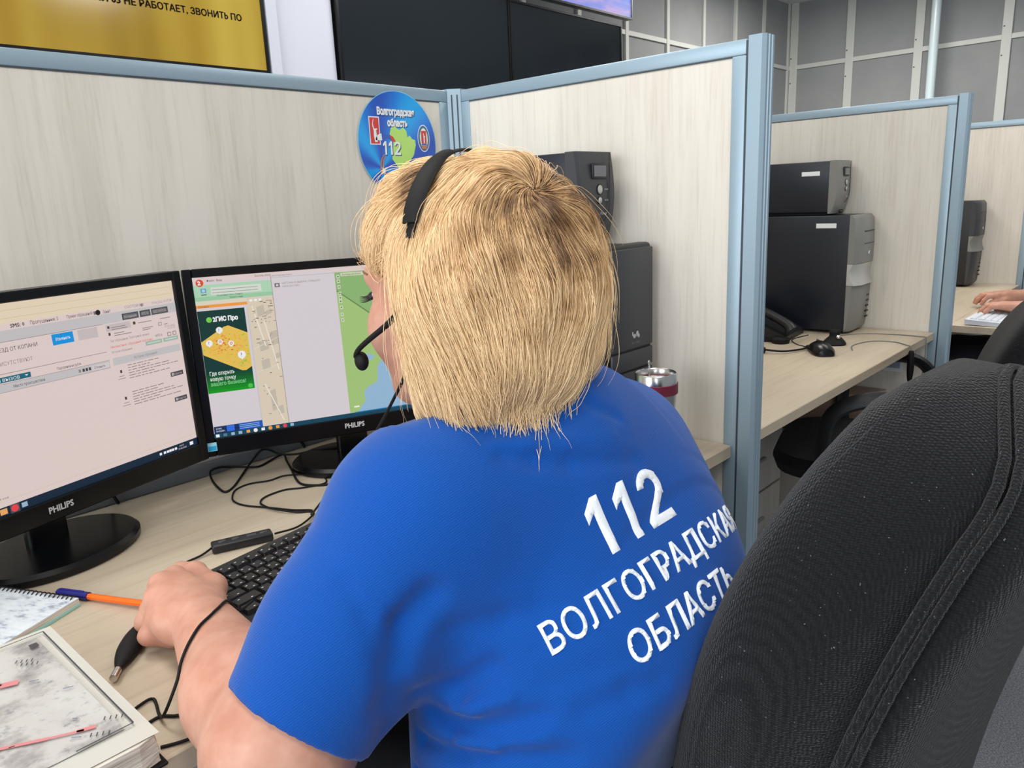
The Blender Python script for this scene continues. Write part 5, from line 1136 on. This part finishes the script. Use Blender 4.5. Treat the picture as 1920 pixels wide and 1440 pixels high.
v_, q_ = G.mesh(); me, v_ = np_mesh('hair', v_, q_, O2, 2); obj('hair', me, mat('brown_hair', (84, 60, 44), .6), person2, angle=180)
keyboard('white keyboard under the typing hands in the farthest bay', (1.605, -.905, D+.0003), 0., mat('grey_white_case', (206, 212, 222), .45), mat('grey_white_keys', (214, 220, 228), .45), None)
# ------------------------------------------------------------------ office chairs
KNIT = mat('black_chair_weave', (42, 43, 46), .9, spec=.2, sheen=.12)
t_, n_, l_, b_ = nt(KNIT); tc = n_.new('ShaderNodeTexCoord'); mp = n_.new('ShaderNodeMapping'); mp.inputs['Scale'].default_value = (1, 1, 1.5); vo = n_.new('ShaderNodeTexVoronoi'); vo.inputs['Scale'].default_value = 400; vo.inputs['Randomness'].default_value = .35
l_.new(tc.outputs['Object'], mp.inputs[0]); l_.new(mp.outputs[0], vo.inputs['Vector']); bump(KNIT, vo.outputs['Distance'], 1., -.0016)
r1 = ramp(KNIT, vo.outputs['Distance'], [(0, (27, 28, 31)), (.5, (17, 17, 20)), (.8, (6, 6, 8))])
ln = n_.new('ShaderNodeTexNoise'); ln.inputs['Scale'].default_value = 420; ln.inputs['Detail'].default_value = 1; l_.new(tc.outputs['Object'], ln.inputs['Vector']); r2 = ramp(KNIT, ln.outputs[0], [(.765, (0, 0, 0)), (.79, (120, 122, 126))])
mx = n_.new('ShaderNodeMixRGB'); mx.blend_type = 'ADD'; mx.inputs[0].default_value = .8; l_.new(r1.outputs[0], mx.inputs[1]); l_.new(r2.outputs[0], mx.inputs[2]); l_.new(mx.outputs[0], b_.inputs['Base Color'])
def office_chair(label, loc, rz, back=True, arms=True, shape=None):
    """local: origin on the floor under the seat; +y is forward, backrest at -y."""
    t = thing('office_chair', label, 'chair', loc, rz); PB0, PB1, PB2, BW, BT_, PZ0, PZ1, PR = shape or SHAPE
    bm = BM(); n = 40
    def sq(a, b, z, e=.55): return [(a*math.copysign(abs(math.cos(2*PI*k/n))**e, math.cos(2*PI*k/n)), b*math.copysign(abs(math.sin(2*PI*k/n))**e, math.sin(2*PI*k/n)), z) for k in range(n)]
    loft(bm, [sq(.20, .20, .40), sq(.235, .235, .412), sq(.245, .245, .44), sq(.235, .235, .468), sq(.19, .19, .478)]); obj('seat', bm, KNIT, t)
    if back:
        S = 26; cush = BM(); panelb = BM(); seam = [[], []]
        def prof(f): return (PB0+PB1*f+PB2*f*f, PZ0+PZ1*f)                 # centre line of the pad in the y-z plane
        def halfw(f): return BW*(1-.05*(1-f)**1.7)*max(.02, 1-max(0, (f-PR)/(1-PR))**2.6)**.5 if f < 1 else .02
        rc, rp = [], []
        for k in range(S+1):
            f = k/S; y, z = prof(f); w1 = halfw(f); dy = PB1+2*PB2*f; dz = PZ1; q = math.hypot(dy, dz); nv = Vector((0, dz/q, -dy/q))  # towards the sitter
            th = BT_*(.55+.45*math.sin(PI*min(1, .12+f*.86))**.5)
            if f > .93: th *= max(.15, 1-((f-.93)/.07)**2*.8)
            ring = []
            for a in np.linspace(0, 2*PI, 36, endpoint=False):
                cx, sx_ = math.cos(a), math.sin(a); x = w1*math.copysign(abs(cx)**.5, cx); u = th/2*math.copysign(abs(sx_)**.75, sx_)
                ring.append(Vector((x, y, z))+nv*(u+.015*(x/BW)**2))
            rc.append(ring)
            ring = []
            for a in np.linspace(0, 2*PI, 36, endpoint=False):
                cx, sx_ = math.cos(a), math.sin(a); x = (w1-.004)*math.copysign(abs(cx)**.5, cx); u = .0247*math.copysign(abs(sx_)**.75, sx_)
                ring.append(Vector((x, y, z))+nv*(-th/2-.0148+u+.015*(x/BW)**2))
            rp.append(ring)
            for s in (-1, 1): seam[(s+1)//2].append(Vector((s*(w1+.002), y, z))+nv*(-th/2-.004+.015))
        loft(cush, rc); bk = obj('backrest', cush, KNIT, t, True, None, 70)
        loft(panelb, rp); obj('back_panel', panelb, KNIT, t, True, None, 70)
        bm = BM(); path = seam[0]+seam[1][::-1]
        tube(bm, path, .0042, 8, 2); tube(bm, [p+Vector((0, -.010, 0)) for p in path], .0036, 8, 2); obj('piping', bm, KNIT, bk)
        st_ = BM(); 
        for s in (-1, 1):
            line = []
            for k in range(2, S-1):
                ring = rc[k]; a = PI*.145; idx = int(round(a/(2*PI)*36)); idx = idx if s > 0 else 18-idx; line.append(ring[idx])
            tube(st_, line, .0004, 5, 3)
        obj('seam_stitching', st_, mat('grey_stitch', (52, 52, 55), .8), bk)
        bm = BM(); y, z = prof(.12); tube(bm, [(0, -.05, .40), (0, y-.02, .41), (0, y-.085, .50), (0, prof(.25)[0]-.075, prof(.25)[1])], 1., 10, 6, flat=(Vector((1, 0, 0)), .035, .008)); obj('back_bracket', bm, BLK, t)
    if arms:
        for s in (-1, 1):
            bm = BM(); tube(bm, [(s*.20, .06, .42), (s*.275, .08, .43), (s*.285, .09, .52), (s*.282, .07, .62), (s*.278, -.02, .665), (s*.276, -.12, .660), (s*.28, -.165, .60), (s*.28, -.15, .50), (s*.26, -.10, .43), (s*.20, -.08, .42)], 1., 10, 6, flat=(Vector((1, 0, 0)), .022, .011)); obj('armrest', bm, BLK, t)
    zf = -loc[2]; bm = BM(); lathe(bm, [(.028, .10), (.028, .26), (.02, .26), (.02, .40)], 18); obj('gas_lift', bm, BLK, t)
    bm = BM(); box_faces(bm, (-.09, -.09, .385), (.09, .09, .405), .004); obj('seat_plate', bm, BLK, t)
    bm = BM()
    for k in range(5):
        a = 2*PI*k/5+.3; tube(bm, [(0, 0, .105), (.15*math.cos(a), .15*math.sin(a), .10), (.29*math.cos(a), .29*math.sin(a), .075)], lambda q: .022-.006*q, 8, 3)
    bs = obj('star_base', bm, BLK, t)
    for k in range(5):
        a = 2*PI*k/5+.3; bm = BM(); lathe(bm, [(.0, -.022), (.024, -.022), (.028, -.014), (.028, .014), (.024, .022), (.0, .022)], 18, Matrix.Translation((.285*math.cos(a), .285*math.sin(a), .0285)) @ Matrix.Rotation(a, 4, 'Z') @ Matrix.Rotation(PI/2, 4, 'X')); obj('caster', bm, BLKM, bs)
    return t
SHAPE = -.20, .0452, -.182, .1984, .160, .474, .6059, .473
office_chair('black woven office chair in the foreground behind the seated person', (-.5969, -.9215, 0), -.0892, True, False)
office_chair('black office chair with looped armrests at the second desk', (.942, -.672, .03), .255, True, True, (-.27, -.04, -.10, .158, .09, .50, .40, .55))
office_chair('dark office chair under the person typing in the farthest bay', (2.01, -1.10, 0), .227, True, False)
